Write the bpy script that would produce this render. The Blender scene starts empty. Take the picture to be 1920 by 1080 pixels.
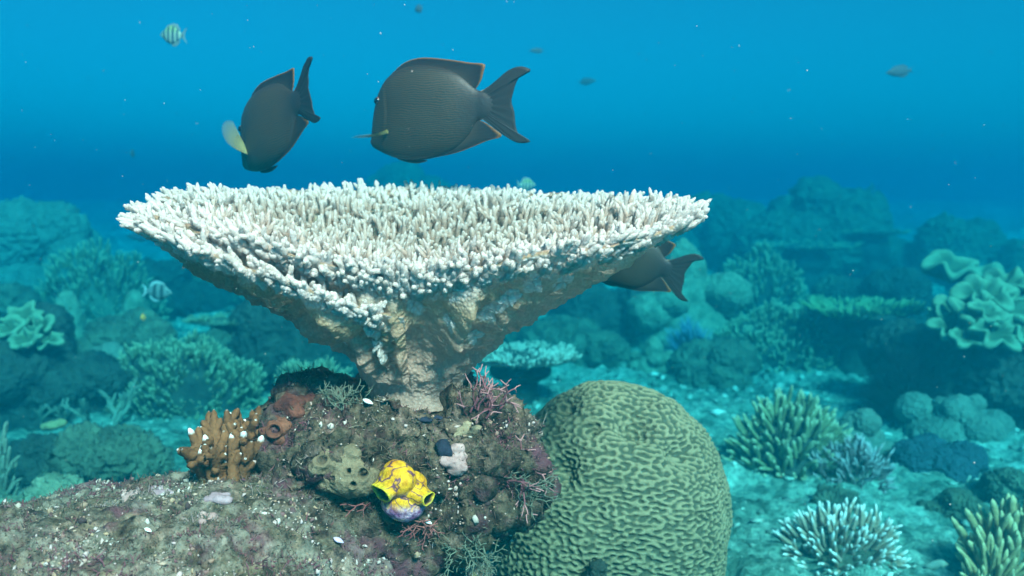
import bpy, bmesh, math, random
import numpy as np
from mathutils import Vector, Matrix, Euler

scene = bpy.context.scene
col = scene.collection
RAD = math.radians

# ------------------------------------------------------------------ camera
F_PX = 1663.0                       # focal length in pixels of the 1920 wide frame
CAM = np.array([0.0, 0.0, 0.62])
PITCH = math.atan((540 - 370) / F_PX)
cam_data = bpy.data.cameras.new("camera")
cam_data.sensor_width = 36.0
cam_data.lens = 36.0 * F_PX / 1920.0
cam_data.clip_start = 0.02
cam_data.clip_end = 400.0
cam_data.dof.use_dof = True
cam_data.dof.focus_distance = 0.78
cam_data.dof.aperture_fstop = 7.5
cam = bpy.data.objects.new("camera", cam_data)
col.objects.link(cam)
cam.location = CAM
cam.rotation_euler = (math.pi / 2 - PITCH, 0, 0)
scene.camera = cam

# ------------------------------------------------------------------ light
SUN_EL, SUN_AZ = RAD(43), RAD(157)      # azimuth clockwise from +y (forward): from the right, a little behind the camera
world = bpy.data.worlds.new("World")
scene.world = world
world.use_nodes = True
wn = world.node_tree
for n in list(wn.nodes):
    wn.nodes.remove(n)
sky = wn.nodes.new("ShaderNodeTexSky")
sky.sky_type = 'NISHITA'
sky.sun_disc = False
sky.sun_elevation = SUN_EL
sky.sun_rotation = SUN_AZ
tint = wn.nodes.new("ShaderNodeMix")
tint.data_type = 'RGBA'
tint.blend_type = 'MULTIPLY'
tint.inputs[0].default_value = 1.0
tint.inputs[7].default_value = (0.026, 0.20, 0.240, 1)      # daylight filtered by the water overhead
bg = wn.nodes.new("ShaderNodeBackground")
bg.inputs[1].default_value = 0.06
wo = wn.nodes.new("ShaderNodeOutputWorld")
wn.links.new(sky.outputs[0], tint.inputs[6])
wn.links.new(tint.outputs[2], bg.inputs[0])
wn.links.new(bg.outputs[0], wo.inputs[0])

sun_d = bpy.data.lights.new("sun", 'SUN')
sun_d.energy = 5.0
sun_d.angle = RAD(12)          # softened by the rippled surface overhead
sun_d.color = (1.0, 0.375, 0.305)
sun = bpy.data.objects.new("sun", sun_d)
col.objects.link(sun)
sdir = Vector((math.sin(SUN_AZ) * math.cos(SUN_EL), math.cos(SUN_AZ) * math.cos(SUN_EL), math.sin(SUN_EL)))
sun.rotation_euler = sdir.to_track_quat('Z', 'Y').to_euler()
sun.location = (2, -1, 5)

scene.view_settings.view_transform = 'Standard'
scene.view_settings.look = 'None'
scene.view_settings.gamma = 1
scene.view_settings.exposure = 3.08
scene.render.engine = 'CYCLES'
cy = scene.cycles
cy.use_denoising = True
cy.denoiser = 'OPENIMAGEDENOISE'
cy.max_bounces = 5
cy.diffuse_bounces = 4
cy.glossy_bounces = 1
cy.transmission_bounces = 2
cy.volume_bounces = 1
cy.transparent_max_bounces = 8
cy.caustics_reflective = False
cy.caustics_refractive = False
cy.use_adaptive_sampling = True
cy.adaptive_threshold = 0.015
cy.sample_clamp_indirect = 4.0

# ------------------------------------------------------------------ helpers
FWD = np.array([0, math.cos(PITCH), -math.sin(PITCH)])
UPV = np.array([0, math.sin(PITCH), math.cos(PITCH)])
RGT = np.array([1.0, 0, 0])


def P(px, py, d):
    """world point seen at a pixel of the 1920x1080 frame, d metres along the view axis"""
    return CAM + d * (FWD + RGT * (px - 960) / F_PX + UPV * (540 - py) / F_PX)


def proj(V):
    q = V - CAM
    d = q @ FWD
    return 960 + F_PX * (q @ RGT) / d, 540 - F_PX * (q @ UPV) / d, d


def hash3(ix, iy, iz, seed):
    with np.errstate(over='ignore'):
        h = (ix.astype(np.uint32) * np.uint32(374761393) + iy.astype(np.uint32) * np.uint32(668265263)
             + iz.astype(np.uint32) * np.uint32(2147483647) + np.uint32((seed * 1274126177) & 0xffffffff))
        h = (h ^ (h >> np.uint32(13))) * np.uint32(1274126177)
        h = (h ^ (h >> np.uint32(16))) * np.uint32(2246822519)
        h = h ^ (h >> np.uint32(15))
    return h.astype(np.float64) / 4294967295.0 * 2 - 1


def vnoise(p, seed=0):
    p = np.asarray(p, float)
    i = np.floor(p).astype(np.int64)
    f = p - i
    u = f * f * f * (f * (f * 6 - 15) + 10)
    r = 0
    for dx in (0, 1):
        wx = u[:, 0] if dx else 1 - u[:, 0]
        for dy in (0, 1):
            wy = u[:, 1] if dy else 1 - u[:, 1]
            for dz in (0, 1):
                wz = u[:, 2] if dz else 1 - u[:, 2]
                r = r + wx * wy * wz * hash3(i[:, 0] + dx, i[:, 1] + dy, i[:, 2] + dz, seed)
    return r


def fbm(p, freq, octaves=4, seed=0, gain=0.5, ridged=False):
    p = np.asarray(p, float)
    a, s, t = 1.0, 0.0, 0.0
    for o in range(octaves):
        n = vnoise(p * freq + 17.3 * o, seed + o)
        if ridged:
            n = 1 - 2 * np.abs(n)
        s = s + a * n
        t += a
        a *= gain
        freq *= 2.03
    return s / t


def norm(v):
    return v / np.maximum(np.linalg.norm(v, axis=-1, keepdims=True), 1e-12)


def make(name, V, faces, mat=None, parent=None, attrs=None, smooth=True):
    """links ONE mesh object; faces = list of int arrays of shape (n,3) or (n,4)"""
    V = np.asarray(V, np.float32)
    faces = [np.asarray(f, np.int32) for f in (faces if isinstance(faces, (list, tuple)) else [faces]) if len(f)]
    me = bpy.data.meshes.new(name)
    me.vertices.add(len(V))
    me.vertices.foreach_set('co', V.ravel())
    li = np.concatenate([f.ravel() for f in faces])
    tot = np.concatenate([np.full(len(f), f.shape[1], np.int32) for f in faces])
    st = np.concatenate([[0], np.cumsum(tot)[:-1]]).astype(np.int32)
    me.loops.add(len(li))
    me.loops.foreach_set('vertex_index', li)
    me.polygons.add(len(tot))
    me.polygons.foreach_set('loop_start', st)
    me.polygons.foreach_set('use_smooth', np.full(len(tot), smooth, bool))
    me.update(calc_edges=True)
    me.validate()
    for k, a in (attrs or {}).items():
        a = np.asarray(a, np.float32)
        if a.ndim == 1:
            at = me.attributes.new(k, 'FLOAT', 'POINT')
            at.data.foreach_set('value', a)
        else:
            at = me.attributes.new(k, 'FLOAT_VECTOR', 'POINT')
            at.data.foreach_set('vector', a.ravel())
    if mat:
        me.materials.append(mat)
    o = bpy.data.objects.new(name, me)
    col.objects.link(o)
    if parent:
        o.parent = parent
    return o


def tag(o, label=None, cat=None, group=None, kind=None):
    if label: o['label'] = label
    if cat: o['category'] = cat
    if group: o['group'] = group
    if kind: o['kind'] = kind
    return o


def thing(name, label, cat, loc=(0, 0, 0), group=None, rot=(0, 0, 0)):
    o = bpy.data.objects.new(name, None)
    o.empty_display_size = 0.02
    col.objects.link(o)
    o.location = loc
    o.rotation_euler = rot
    return tag(o, label, cat, group)


def grid_faces(nu, nv, wrap_u=False, wrap_v=False):
    iu = np.arange(nu if wrap_u else nu - 1)
    iv = np.arange(nv if wrap_v else nv - 1)
    a, b = np.meshgrid(iu, iv, indexing='ij')
    a, b = a.ravel(), b.ravel()
    a2, b2 = (a + 1) % nu, (b + 1) % nv
    return np.stack([a * nv + b, a2 * nv + b, a2 * nv + b2, a * nv + b2], 1)


def vnormals(V, faces):
    N = np.zeros_like(V)
    for f in faces:
        a, b, c = V[f[:, 0]], V[f[:, 1]], V[f[:, 2]]
        n = np.cross(b - a, c - a)
        if f.shape[1] == 4:
            n = n + np.cross(c - a, V[f[:, 3]] - a)
        for k in range(f.shape[1]):
            for ax in range(3):
                N[:, ax] += np.bincount(f[:, k], n[:, ax], len(V))
    return norm(N)


def blob(parts, voxel, smooth_it=6):
    """union of ellipsoids (centre, radii, euler) as a voxel surface -> V, [quads]"""
    bm = bmesh.new()
    for p in parts:
        c, r = p[0], p[1]
        e = p[2] if len(p) > 2 else (0, 0, 0)
        m = Matrix.Translation(Vector(c)) @ Euler(e).to_matrix().to_4x4() @ Matrix.Diagonal((*r, 1))
        bmesh.ops.create_icosphere(bm, subdivisions=3, radius=1, matrix=m)
    me = bpy.data.meshes.new("tmp")
    bm.to_mesh(me)
    bm.free()
    o = bpy.data.objects.new("tmp", me)
    col.objects.link(o)
    md = o.modifiers.new("r", 'REMESH')
    md.mode = 'VOXEL'
    md.voxel_size = voxel
    if smooth_it:
        ms = o.modifiers.new("s", 'SMOOTH')
        ms.iterations = smooth_it
        ms.factor = 0.5
    dg = bpy.context.evaluated_depsgraph_get()
    ev = o.evaluated_get(dg)
    em = ev.to_mesh()
    n = len(em.vertices)
    V = np.empty(n * 3)
    em.vertices.foreach_get('co', V)
    V = V.reshape(n, 3)
    L = np.empty(len(em.loops), np.int32)
    em.loops.foreach_get('vertex_index', L)
    T = np.empty(len(em.polygons), np.int32)
    em.polygons.foreach_get('loop_total', T)
    S = np.empty(len(em.polygons), np.int32)
    em.polygons.foreach_get('loop_start', S)
    faces = []
    for k in (3, 4):
        s = S[T == k]
        if len(s):
            faces.append(np.stack([L[s + j] for j in range(k)], 1))
    ev.to_mesh_clear()
    bpy.data.objects.remove(o)
    bpy.data.meshes.remove(me)
    return V, faces


def frames(D):
    up = np.where(np.abs(D[:, 2:3]) > 0.9, np.array([[1.0, 0, 0]]), np.array([[0, 0, 1.0]]))
    A = norm(np.cross(up, D))
    return A, np.cross(D, A)


def fingers(B, D, L, R, sides=6, rings=6, bump=0.0, taper=0.4, curve=0.25, seed=0, sink=0.12):
    """many tapered round-tipped branchlets -> V, quads, t(0..1 along each)"""
    rs = np.random.RandomState(seed)
    n = len(B)
    D = norm(np.asarray(D, float))
    L = np.asarray(L, float) * np.ones(n)
    R = np.asarray(R, float) * np.ones(n)
    A, C = frames(D)
    t = np.linspace(0, 1, rings)
    tt = np.concatenate([t[:-1] ** 0.9, [1.0]])
    prof = (1 - taper * tt) * np.sqrt(np.clip(1 - np.clip((tt - 0.72) / 0.29, 0, 1) ** 2, 0.0, 1))
    prof[-1] = 0.12
    ph = np.linspace(0, 2 * np.pi, sides, endpoint=False)
    ph0 = rs.rand(n) * 6.28
    bd = norm(A * np.cos(ph0)[:, None] + C * np.sin(ph0)[:, None]) * (rs.rand(n) * curve)[:, None]
    axis = B[:, None, :] + (L[:, None] * (tt[None, :] * (1 + sink) - sink))[:, :, None] * D[:, None, :] \
        + (L[:, None] * tt[None, :] ** 2)[:, :, None] * bd[:, None, :]
    stag = (np.arange(rings) % 2)[:, None] * (np.pi / sides)
    pa = ph[None, :] + stag                                    # rings, sides
    rr = R[:, None, None] * prof[None, :, None] * np.ones((1, 1, sides))
    if bump:
        chk = ((np.arange(rings)[:, None] + np.arange(sides)[None, :]) % 2)
        rr = rr * (1 + bump * (chk[None] - 0.5) + bump * 0.5 * (rs.rand(n, rings, sides) - 0.5))
    V = axis[:, :, None, :] + rr[..., None] * (np.cos(pa)[None, :, :, None] * A[:, None, None, :]
                                              + np.sin(pa)[None, :, :, None] * C[:, None, None, :])
    one = grid_faces(rings, sides, wrap_v=True)
    Fq = (one[None] + (np.arange(n) * rings * sides)[:, None, None]).reshape(-1, 4)
    tv = np.broadcast_to(tt[None, :, None], (n, rings, sides)).ravel()
    return V.reshape(-1, 3), Fq, tv


def tube(pts, rad, sides=8, closed_tip=True):
    pts = np.asarray(pts, float)
    n = len(pts)
    rad = np.asarray(rad, float) * np.ones(n)
    T = norm(np.gradient(pts, axis=0))
    A, C = frames(T)
    for i in range(1, n):                                      # keep the frame from flipping
        a = A[i - 1] - T[i] * (A[i - 1] @ T[i])
        A[i] = a / np.linalg.norm(a)
        C[i] = np.cross(T[i], A[i])
    ph = np.linspace(0, 2 * np.pi, sides, endpoint=False)
    V = pts[:, None] + rad[:, None, None] * (np.cos(ph)[None, :, None] * A[:, None] + np.sin(ph)[None, :, None] * C[:, None])
    return V.reshape(-1, 3), grid_faces(n, sides, wrap_v=True)


def join(parts):
    """[(V, [faces], t)] -> V, faces, t"""
    Vs, Fs, Ts, off = [], [], [], 0
    for V, fs, t in parts:
        Vs.append(V)
        for f in (fs if isinstance(fs, (list, tuple)) else [fs]):
            Fs.append(np.asarray(f) + off)
        Ts.append(np.ones(len(V)) * t)
        off += len(V)
    return np.concatenate(Vs), Fs, np.concatenate(Ts)


# ------------------------------------------------------------------ materials
def mat_new(name):
    m = bpy.data.materials.new(name)
    m.use_nodes = True
    nt = m.node_tree
    b = nt.nodes["Principled BSDF"]
    b.inputs["Roughness"].default_value = 0.85
    b.inputs["Specular IOR Level"].default_value = 0.15
    return m, nt, b


def N(nt, t, **kw):
    n = nt.nodes.new(t)
    for k, v in kw.items():
        if k.startswith('i_'):
            key = k[2:]
            n.inputs[int(key) if key.isdigit() else key].default_value = v
        else:
            setattr(n, k, v)
    return n


def ramp(nt, fac, stops, interp='LINEAR'):
    r = nt.nodes.new("ShaderNodeValToRGB")
    r.color_ramp.interpolation = interp
    el = r.color_ramp.elements
    while len(el) < len(stops):
        el.new(0.5)
    for e, (p, c) in zip(el, stops):
        e.position = p
        e.color = (*c, 1)
    nt.links.new(fac, r.inputs[0])
    return r.outputs[0]


def mix(nt, fac, a, b, mode='MIX'):
    m = nt.nodes.new("ShaderNodeMix")
    m.data_type = 'RGBA'
    m.blend_type = mode
    for sock, v in ((m.inputs[0], fac), (m.inputs[6], a), (m.inputs[7], b)):
        if isinstance(v, (int, float)):
            sock.default_value = v
        elif isinstance(v, tuple):
            sock.default_value = (*v, 1)
        else:
            nt.links.new(v, sock)
    return m.outputs[2]


def noise(nt, scale, detail=4, rough=0.55, coord=None, dist=0.0):
    n = N(nt, "ShaderNodeTexNoise")
    n.inputs['Scale'].default_value = scale
    n.inputs['Detail'].default_value = detail
    n.inputs['Roughness'].default_value = rough
    n.inputs['Distortion'].default_value = dist
    if coord is not None:
        nt.links.new(coord, n.inputs['Vector'])
    return n.outputs[0]


def bump(nt, b, h, dist, strength=1.0):
    n = nt.nodes.new("ShaderNodeBump")
    n.inputs['Strength'].default_value = strength
    n.inputs['Distance'].default_value = dist
    nt.links.new(h, n.inputs['Height'])
    nt.links.new(n.outputs[0], b.inputs['Normal'])


def geo_pos(nt):
    return N(nt, "ShaderNodeTexCoord").outputs['Object']


def coral_mat(name, lo, hi, tip=None, scale=25.0, fine=220.0, bd=0.002, t0=0.6, t1=1.0, patch=None):
    """mottled living coral: lo..hi by noise, optional pale growing tips (attribute t), optional dead patches"""
    m, nt, b = mat_new(name)
    co = geo_pos(nt)
    n1 = noise(nt, scale, 5, 0.6, co)
    c = ramp(nt, n1, [(0.3, lo), (0.7, hi)])
    n2 = noise(nt, fine, 3, 0.6, co)
    c = mix(nt, 0.5, c, ramp(nt, n2, [(0.3, (0.35, 0.35, 0.35)), (0.7, (1, 1, 1))]), 'MULTIPLY')
    if patch:
        n3 = noise(nt, scale * 0.35, 4, 0.6, co)
        f = ramp(nt, n3, [(0.56, (0, 0, 0)), (0.64, (1, 1, 1))])
        c = mix(nt, f, c, patch)
    if tip:
        a = N(nt, "ShaderNodeAttribute", attribute_name="t")
        mr = N(nt, "ShaderNodeMapRange")
        mr.inputs[1].default_value = t0
        mr.inputs[2].default_value = t1
        nt.links.new(a.outputs['Fac'], mr.inputs[0])
        c = mix(nt, mr.outputs[0], c, tip)
    nt.links.new(c, b.inputs['Base Color'])
    bump(nt, b, n2, bd)
    return m


M = {}


def seabed_mat():
    m, nt, b = mat_new("seabed_sand")
    co = geo_pos(nt)
    n0 = noise(nt, 2.2, 5, 0.6, co)
    n1 = noise(nt, 14, 6, 0.65, co, 0.6)
    n2 = noise(nt, 60, 5, 0.75, co)
    c = ramp(nt, n1, [(0.30, (0.05, 0.09, 0.075)), (0.42, (0.17, 0.27, 0.21)), (0.54, (0.34, 0.48, 0.38)), (0.72, (0.50, 0.64, 0.53))])
    c2 = ramp(nt, n0, [(0.40, (0.45, 0.50, 0.46)), (0.60, (1, 1, 1))])
    c = mix(nt, 0.85, c, c2, 'MULTIPLY')
    c3 = ramp(nt, n2, [(0.36, (0.22, 0.27, 0.25)), (0.52, (0.9, 0.9, 0.9)), (0.68, (1.35, 1.3, 1.25))])
    c = mix(nt, 0.9, c, c3, 'MULTIPLY')
    nt.links.new(c, b.inputs['Base Color'])
    bump(nt, b, n2, 0.015)
    return m


def rock_mat(name, pale=0.0, gain=1.0):
    m, nt, b = mat_new(name)
    co = geo_pos(nt)
    n1 = noise(nt, 26, 6, 0.68, co, 0.8)
    n2 = noise(nt, 90, 5, 0.7, co)
    n3 = noise(nt, 17, 4, 0.6, N(nt, "ShaderNodeTexCoord").outputs['Object'])
    c = ramp(nt, n1, [(0.28, (0.040, 0.026, 0.026)), (0.40, (0.16, 0.105, 0.085)), (0.48, (0.30, 0.25, 0.18)),
                      (0.57, (0.42, 0.31, 0.25)), (0.68, (0.60, 0.46, 0.41)), (0.80, (0.72, 0.58, 0.52))])
    sp = ramp(nt, n2, [(0.37, (0.07, 0.055, 0.06)), (0.50, (0.70, 0.66, 0.60)), (0.66, (1.6, 1.45, 1.3))])
    c = mix(nt, 0.9, c, sp, 'MULTIPLY')
    purple = ramp(nt, n3, [(0.55, (0, 0, 0)), (0.66, (0.8, 0.8, 0.8))])
    c = mix(nt, purple, c, (0.36, 0.12, 0.18), 'MIX')
    green = ramp(nt, noise(nt, 9, 5, 0.7, co), [(0.55, (0, 0, 0)), (0.68, (0.7, 0.7, 0.7))])
    c = mix(nt, green, c, (0.15, 0.16, 0.09), 'MIX')
    if pale:
        n4 = noise(nt, 30, 6, 0.72, co, 0.5)
        f = ramp(nt, n4, [(0.44, (0, 0, 0)), (0.58, (pale, pale, pale))])
        # wear: the outer, scoured end of the rock is bare limestone
        c = mix(nt, f, c, ramp(nt, n2, [(0.35, (0.30, 0.26, 0.20)), (0.6, (0.72, 0.66, 0.56))]))
    if gain != 1.0:
        c = mix(nt, 1.0, c, (gain, gain * 0.96, gain * 0.92), 'MULTIPLY')
    nt.links.new(c, b.inputs['Base Color'])
    h = mix(nt, 0.5, n1, n2)
    bump(nt, b, h, 0.012)
    return m


M['sand'] = seabed_mat()
M['rock'] = rock_mat("turf_covered_rock", 0, 0.31)
M['rock_pale'] = rock_mat("scoured_rock", 0.6, 0.39)


def table_mat(name, tips):
    m, nt, b = mat_new(name)
    co = geo_pos(nt)
    n1 = noise(nt, 30, 5, 0.6, co)
    v = N(nt, "ShaderNodeTexVoronoi")
    v.inputs['Scale'].default_value = 330
    nt.links.new(co, v.inputs['Vector'])
    a = N(nt, "ShaderNodeAttribute", attribute_name="t")
    if tips:
        c = ramp(nt, a.outputs['Fac'], [(0.0, (0.44, 0.29, 0.21)), (0.30, (0.62, 0.46, 0.36)), (0.55, (0.82, 0.69, 0.60)), (0.80, (0.99, 0.95, 0.91))])
    else:
        c = ramp(nt, a.outputs['Fac'], [(0.0, (0.70, 0.50, 0.41)), (0.22, (0.62, 0.42, 0.33)), (0.55, (0.66, 0.45, 0.34)), (0.80, (0.60, 0.47, 0.29)), (0.94, (1.0, 0.97, 0.90))])
    c = mix(nt, 0.45, c, ramp(nt, n1, [(0.3, (0.45, 0.45, 0.45)), (0.7, (1, 1, 1))]), 'MULTIPLY')
    c = mix(nt, 0.5 if not tips else 0.3, c, ramp(nt, v.outputs['Distance'], [(0.0, (1, 1, 1)), (0.7, (0.30, 0.26, 0.22))]), 'MULTIPLY')
    nt.links.new(c, b.inputs['Base Color'])
    b.inputs['Specular IOR Level'].default_value = 0.05
    if True:                                                   # the thin, porous skeleton lets daylight through
        tr = N(nt, "ShaderNodeBsdfTranslucent")
        nt.links.new(mix(nt, 0.60, c, (1.0, 0.90, 0.79)), tr.inputs[0])
        ms = N(nt, "ShaderNodeMixShader")
        ms.inputs[0].default_value = 0.62 if tips else 0.52
        nt.links.new(b.outputs[0], ms.inputs[1])
        nt.links.new(tr.outputs[0], ms.inputs[2])
        nt.links.new(ms.outputs[0], nt.nodes["Material Output"].inputs[0])
    inv = N(nt, "ShaderNodeMath", operation='SUBTRACT')
    inv.inputs[0].default_value = 1.0
    nt.links.new(v.outputs['Distance'], inv.inputs[1])
    bump(nt, b, inv.outputs[0], 0.0013 if not tips else 0.0008)
    nt.links.new(b.inputs['Normal'].links[0].from_socket, tr.inputs['Normal'])
    return m


# ------------------------------------------------------------------ seabed
def ground_z(x, y):
    p = np.stack([np.asarray(x, float).ravel(), np.asarray(y, float).ravel(), np.zeros(np.size(x))], 1)
    z = 0.045 * fbm(p, 0.9, 3, 5) + 0.022 * fbm(p, 4.5, 4, 9)
    z = z + 0.055 * np.clip(p[:, 1] - 3.3, 0, 9)
    return z


def gz(x, y):
    return float(ground_z(np.array([x]), np.array([y]))[0])


def seabed_z(x, y):
    """the sand with its lumps, ripples and stony swells"""
    p = np.stack([np.ravel(x), np.ravel(y), np.zeros(np.size(x))], 1)
    z = ground_z(x, y)
    lump = fbm(p, 13, 4, 31, 0.6)
    rough = 0.5 + 0.5 * fbm(p, 1.7, 2, 77)
    z = z + 0.026 * np.clip(lump, -0.2, 1) * (0.5 + rough) + 0.012 * fbm(p, 34, 3, 41, 0.65, ridged=True)
    far = np.clip((p[:, 1] - 2.6) / 1.5, 0, 1)
    return z + far * 0.10 * np.clip(fbm(p, 2.6, 4, 51, 0.55) + 0.1, 0, 1) + far * 0.05 * fbm(p, 8, 3, 52, 0.6, ridged=True)


def build_seabed():
    ny, nx = 900, 900
    ty = np.linspace(0, 1, ny)
    ys = -1.0 + 5.6 * ty + 60 * ty ** 7
    tx = np.linspace(-1, 1, nx)
    xs = 2.9 * tx + 40 * tx ** 7
    X, Y = np.meshgrid(xs, ys, indexing='ij')
    V = np.stack([X.ravel(), Y.ravel(), seabed_z(X, Y)], 1)
    o = make("seabed", V, grid_faces(nx, ny), M['sand'])
    tag(o, kind='structure')


build_seabed()

# ------------------------------------------------------------------ rock under the table coral
def rock_noise(V, F, amp, seed, freq=14):
    n = vnormals(V, F)
    h = fbm(V, freq, 3, seed, 0.55) * 1.0 + 0.55 * fbm(V, freq * 3.2, 3, seed + 9, 0.6, ridged=True) + 0.38 * fbm(V, freq * 9, 3, seed + 20, 0.65)
    return V + n * (amp * h)[:, None], n


kn = P(755, 858, 0.86)
V, F = blob([
    (P(720, 848, 0.825), (0.105, 0.095, 0.058)),
    (P(640, 800, 0.84), (0.070, 0.070, 0.040)),
    (P(880, 860, 0.825), (0.070, 0.075, 0.058), (0, RAD(12), 0)),
    (P(785, 780, 0.86), (0.080, 0.070, 0.028)),
    (P(830, 930, 0.815), (0.065, 0.070, 0.045)),
    (P(930, 890, 0.84), (0.036, 0.05, 0.045)),
    (P(700, 960, 0.85), (0.13, 0.10, 0.06)),
], 0.0026, 5)
nn = vnormals(V, F)
V = V + nn * (0.021 * fbm(V, 24, 3, 71, 0.5, ridged=True) - 0.006)[:, None]
V, _ = rock_noise(V, F, 0.016, 3)
ROCK_V, ROCK_F = V, F
pedestal = make("reef_rock", V, F, M['rock'])
tag(pedestal, "knobbly dark rock covered in turf algae carrying the pale table coral", "rock")

V, F = blob([
    (P(690, 1130, 0.80), (0.105, 0.13, 0.055)),
    (P(370, 1095, 0.74), (0.14, 0.15, 0.078), (0, RAD(-6), 0)),
    (P(560, 1110, 0.76), (0.12, 0.13, 0.048), (0, RAD(8), 0)),
    (P(190, 1130, 0.70), (0.19, 0.15, 0.070), (0, RAD(-8), 0)),
    (P(-60, 1150, 0.68), (0.16, 0.15, 0.065)),
    (P(430, 955, 0.86), (0.10, 0.07, 0.034), (0, RAD(-5), 0)),
    (P(230, 1010, 0.80), (0.15, 0.10, 0.036), (0, RAD(-5), 0)),
    (P(500, 1500, 0.82), (0.26, 0.20, 0.20)),
    (P(500, 1800, 0.82), (0.32, 0.24, 0.24)),
    (P(60, 1600, 0.75), (0.22, 0.18, 0.24)),
], 0.0032, 6)
V, _ = rock_noise(V, F, 0.0135, 8)
rs = np.random.RandomState(77)                                 # bored holes and pits
nn = vnormals(V, F)
top_ = np.where((nn[:, 2] > 0.3) & (V[:, 2] > 0.25))[0]
for i in rs.choice(top_, 150):
    r = 0.003 + 0.007 * rs.rand() ** 2
    w = np.clip(1.2 - np.linalg.norm((V - V[i]) * np.array([1, 1, 0.8]), axis=1) / r, 0, 1)
    V = V - nn * (r * 1.1 * w * w * (3 - 2 * w))[:, None]
LOW_V, LOW_F = V, F
slab = make("reef_rock", V, F, M['rock_pale'])
tag(slab, "broad pale pitted rock sloping across the bottom left foreground", "rock")

# ------------------------------------------------------------------ table coral
AX = P(775, 740, 0.84)
AXX, AXY = AX[0], AX[1]


def keyed(th, keys):
    k = np.array(keys, float)
    a = np.concatenate([k[:, 0] - 360, k[:, 0], k[:, 0] + 360])
    v = np.tile(k[:, 1], 3)
    d = np.degrees(th) % 360
    w = 0
    for o in (-9, -4.5, 0, 4.5, 9):
        w = w + np.interp(d + o, a, v)
    return w / 5


def rim_height(Rk, lip):
    """height of the rim at each key angle so that it passes through the lip line (pixel, pixel)"""
    lip = np.array(lip, float)
    out = []
    for deg, r in Rk:
        d = 0.84 + r * math.sin(RAD(deg))
        px = 960 + F_PX * (AXX + r * math.cos(RAD(deg))) / d
        out.append((deg, float(P(px, np.interp(px, lip[:, 0], lip[:, 1]) + 9, d)[2])))
    return out


BACK = [(0, .264), (25, .270), (45, .272), (90, .255), (135, .265), (160, .258)]
FRONT = [(180, .247), (195, .236), (210, .212), (225, .176), (240, .138), (255, .112), (270, .102), (285, .108), (300, .136), (315, .176), (330, .226), (345, .254)]
LIP = [(240, 372), (310, 402), (400, 424), (475, 440), (560, 466), (660, 492), (770, 518), (850, 498), (930, 481), (1030, 460), (1100, 447), (1200, 440), (1260, 425), (1333, 393)]
R_MAIN = BACK + FRONT
H_MAIN = [(0, .610), (45, .622), (90, .630), (135, .628), (165, .626)] + rim_height(FRONT[:-1], LIP) + [(348, .604)]
R_LOW = [(165, .249), (180, .250), (195, .243), (210, .224), (225, .190), (240, .152), (252, .124), (265, .085)]
H_LOW = rim_height(R_LOW, [(235, 382), (310, 430), (400, 460), (480, 488), (560, 518), (610, 545), (700, 580)])


def jag(th, seed):
    p = np.stack([np.cos(th) * 4, np.sin(th) * 4, np.zeros_like(th)], 1)
    return 1 + 0.03 * fbm(p, 2.0, 3, seed)


def surf(th, u, Rk, Hk, seed, top):
    """u 0 (axis) .. 1 (rim); top = inner face of the funnel, else outer face"""
    R = keyed(th, Rk) * jag(th, seed)
    H = keyed(th, Hk)
    if top:
        r = R * u
        z0 = 0.547
        z = z0 + (H - z0) * (0.15 * u + 0.85 * u ** 1.5)
        if Rk is R_LOW:
            z = H - 0.055 * (1 - u)
    else:
        s = np.clip(u, 0, 1)
        r = 0.038 + (R - 0.038) * s ** 1.36
        zb = 0.425
        z = zb + (H - 0.004 - zb) * s ** 0.87
        fl = np.clip(1 - s / 0.12, 0, 1)
        r = r + 0.010 * fl ** 2
    p = np.stack([AXX + r * np.cos(th), AXY + r * np.sin(th), z], 1)
    return p


def under_disp(Pp, th, u, seed):
    """radial flanges, swellings and grain on the outer face (metres outwards)"""
    rib = np.zeros(len(th))
    rs = np.random.RandomState(seed)
    for k in range(15):
        a0 = 2 * np.pi * (k + 0.6 * rs.rand()) / 15
        w = 0.05 + 0.07 * rs.rand()
        tw = 0.25 * (rs.rand() - 0.5)
        d = (th - a0 - tw * u + np.pi) % (2 * np.pi) - np.pi
        s0 = 0.10 + 0.35 * rs.rand()
        rib += (0.35 + 0.65 * rs.rand()) * np.exp(-(d / w) ** 2) * np.clip((u - s0) / 0.25, 0, 1) * np.clip((1.02 - u) / 0.25, 0, 1)
    d = 0.024 * rib + 0.010 * fbm(Pp, 16, 3, seed + 3) + 0.008 * fbm(Pp, 38, 3, seed + 4, 0.6, ridged=True) + 0.0035 * fbm(Pp, 60, 2, seed + 5) + 0.0030 * fbm(Pp, 150, 2, seed + 6)
    d = d - 0.007
    d *= np.clip((1.03 - u) / 0.2, 0.05, 1) * (0.35 + 0.65 * np.clip(u / 0.3, 0, 1))
    return d


def plate(Rk, Hk, seed, th0, th1, nth, nu, full, thick_edge=0.006, ustart=0.0):
    th = np.linspace(th0, th1, nth, endpoint=not full)
    u = np.linspace(ustart, 1, nu)
    T, U = np.meshgrid(th, u, indexing='ij')
    T, U = T.ravel(), U.ravel()
    Vo = surf(T, U, Rk, Hk, seed, False)
    out = np.stack([np.cos(T), np.sin(T), np.full(len(T), -0.9)], 1)
    Vo = Vo + norm(out) * under_disp(Vo, T, U, seed)[:, None]
    return T, U, Vo


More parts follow.
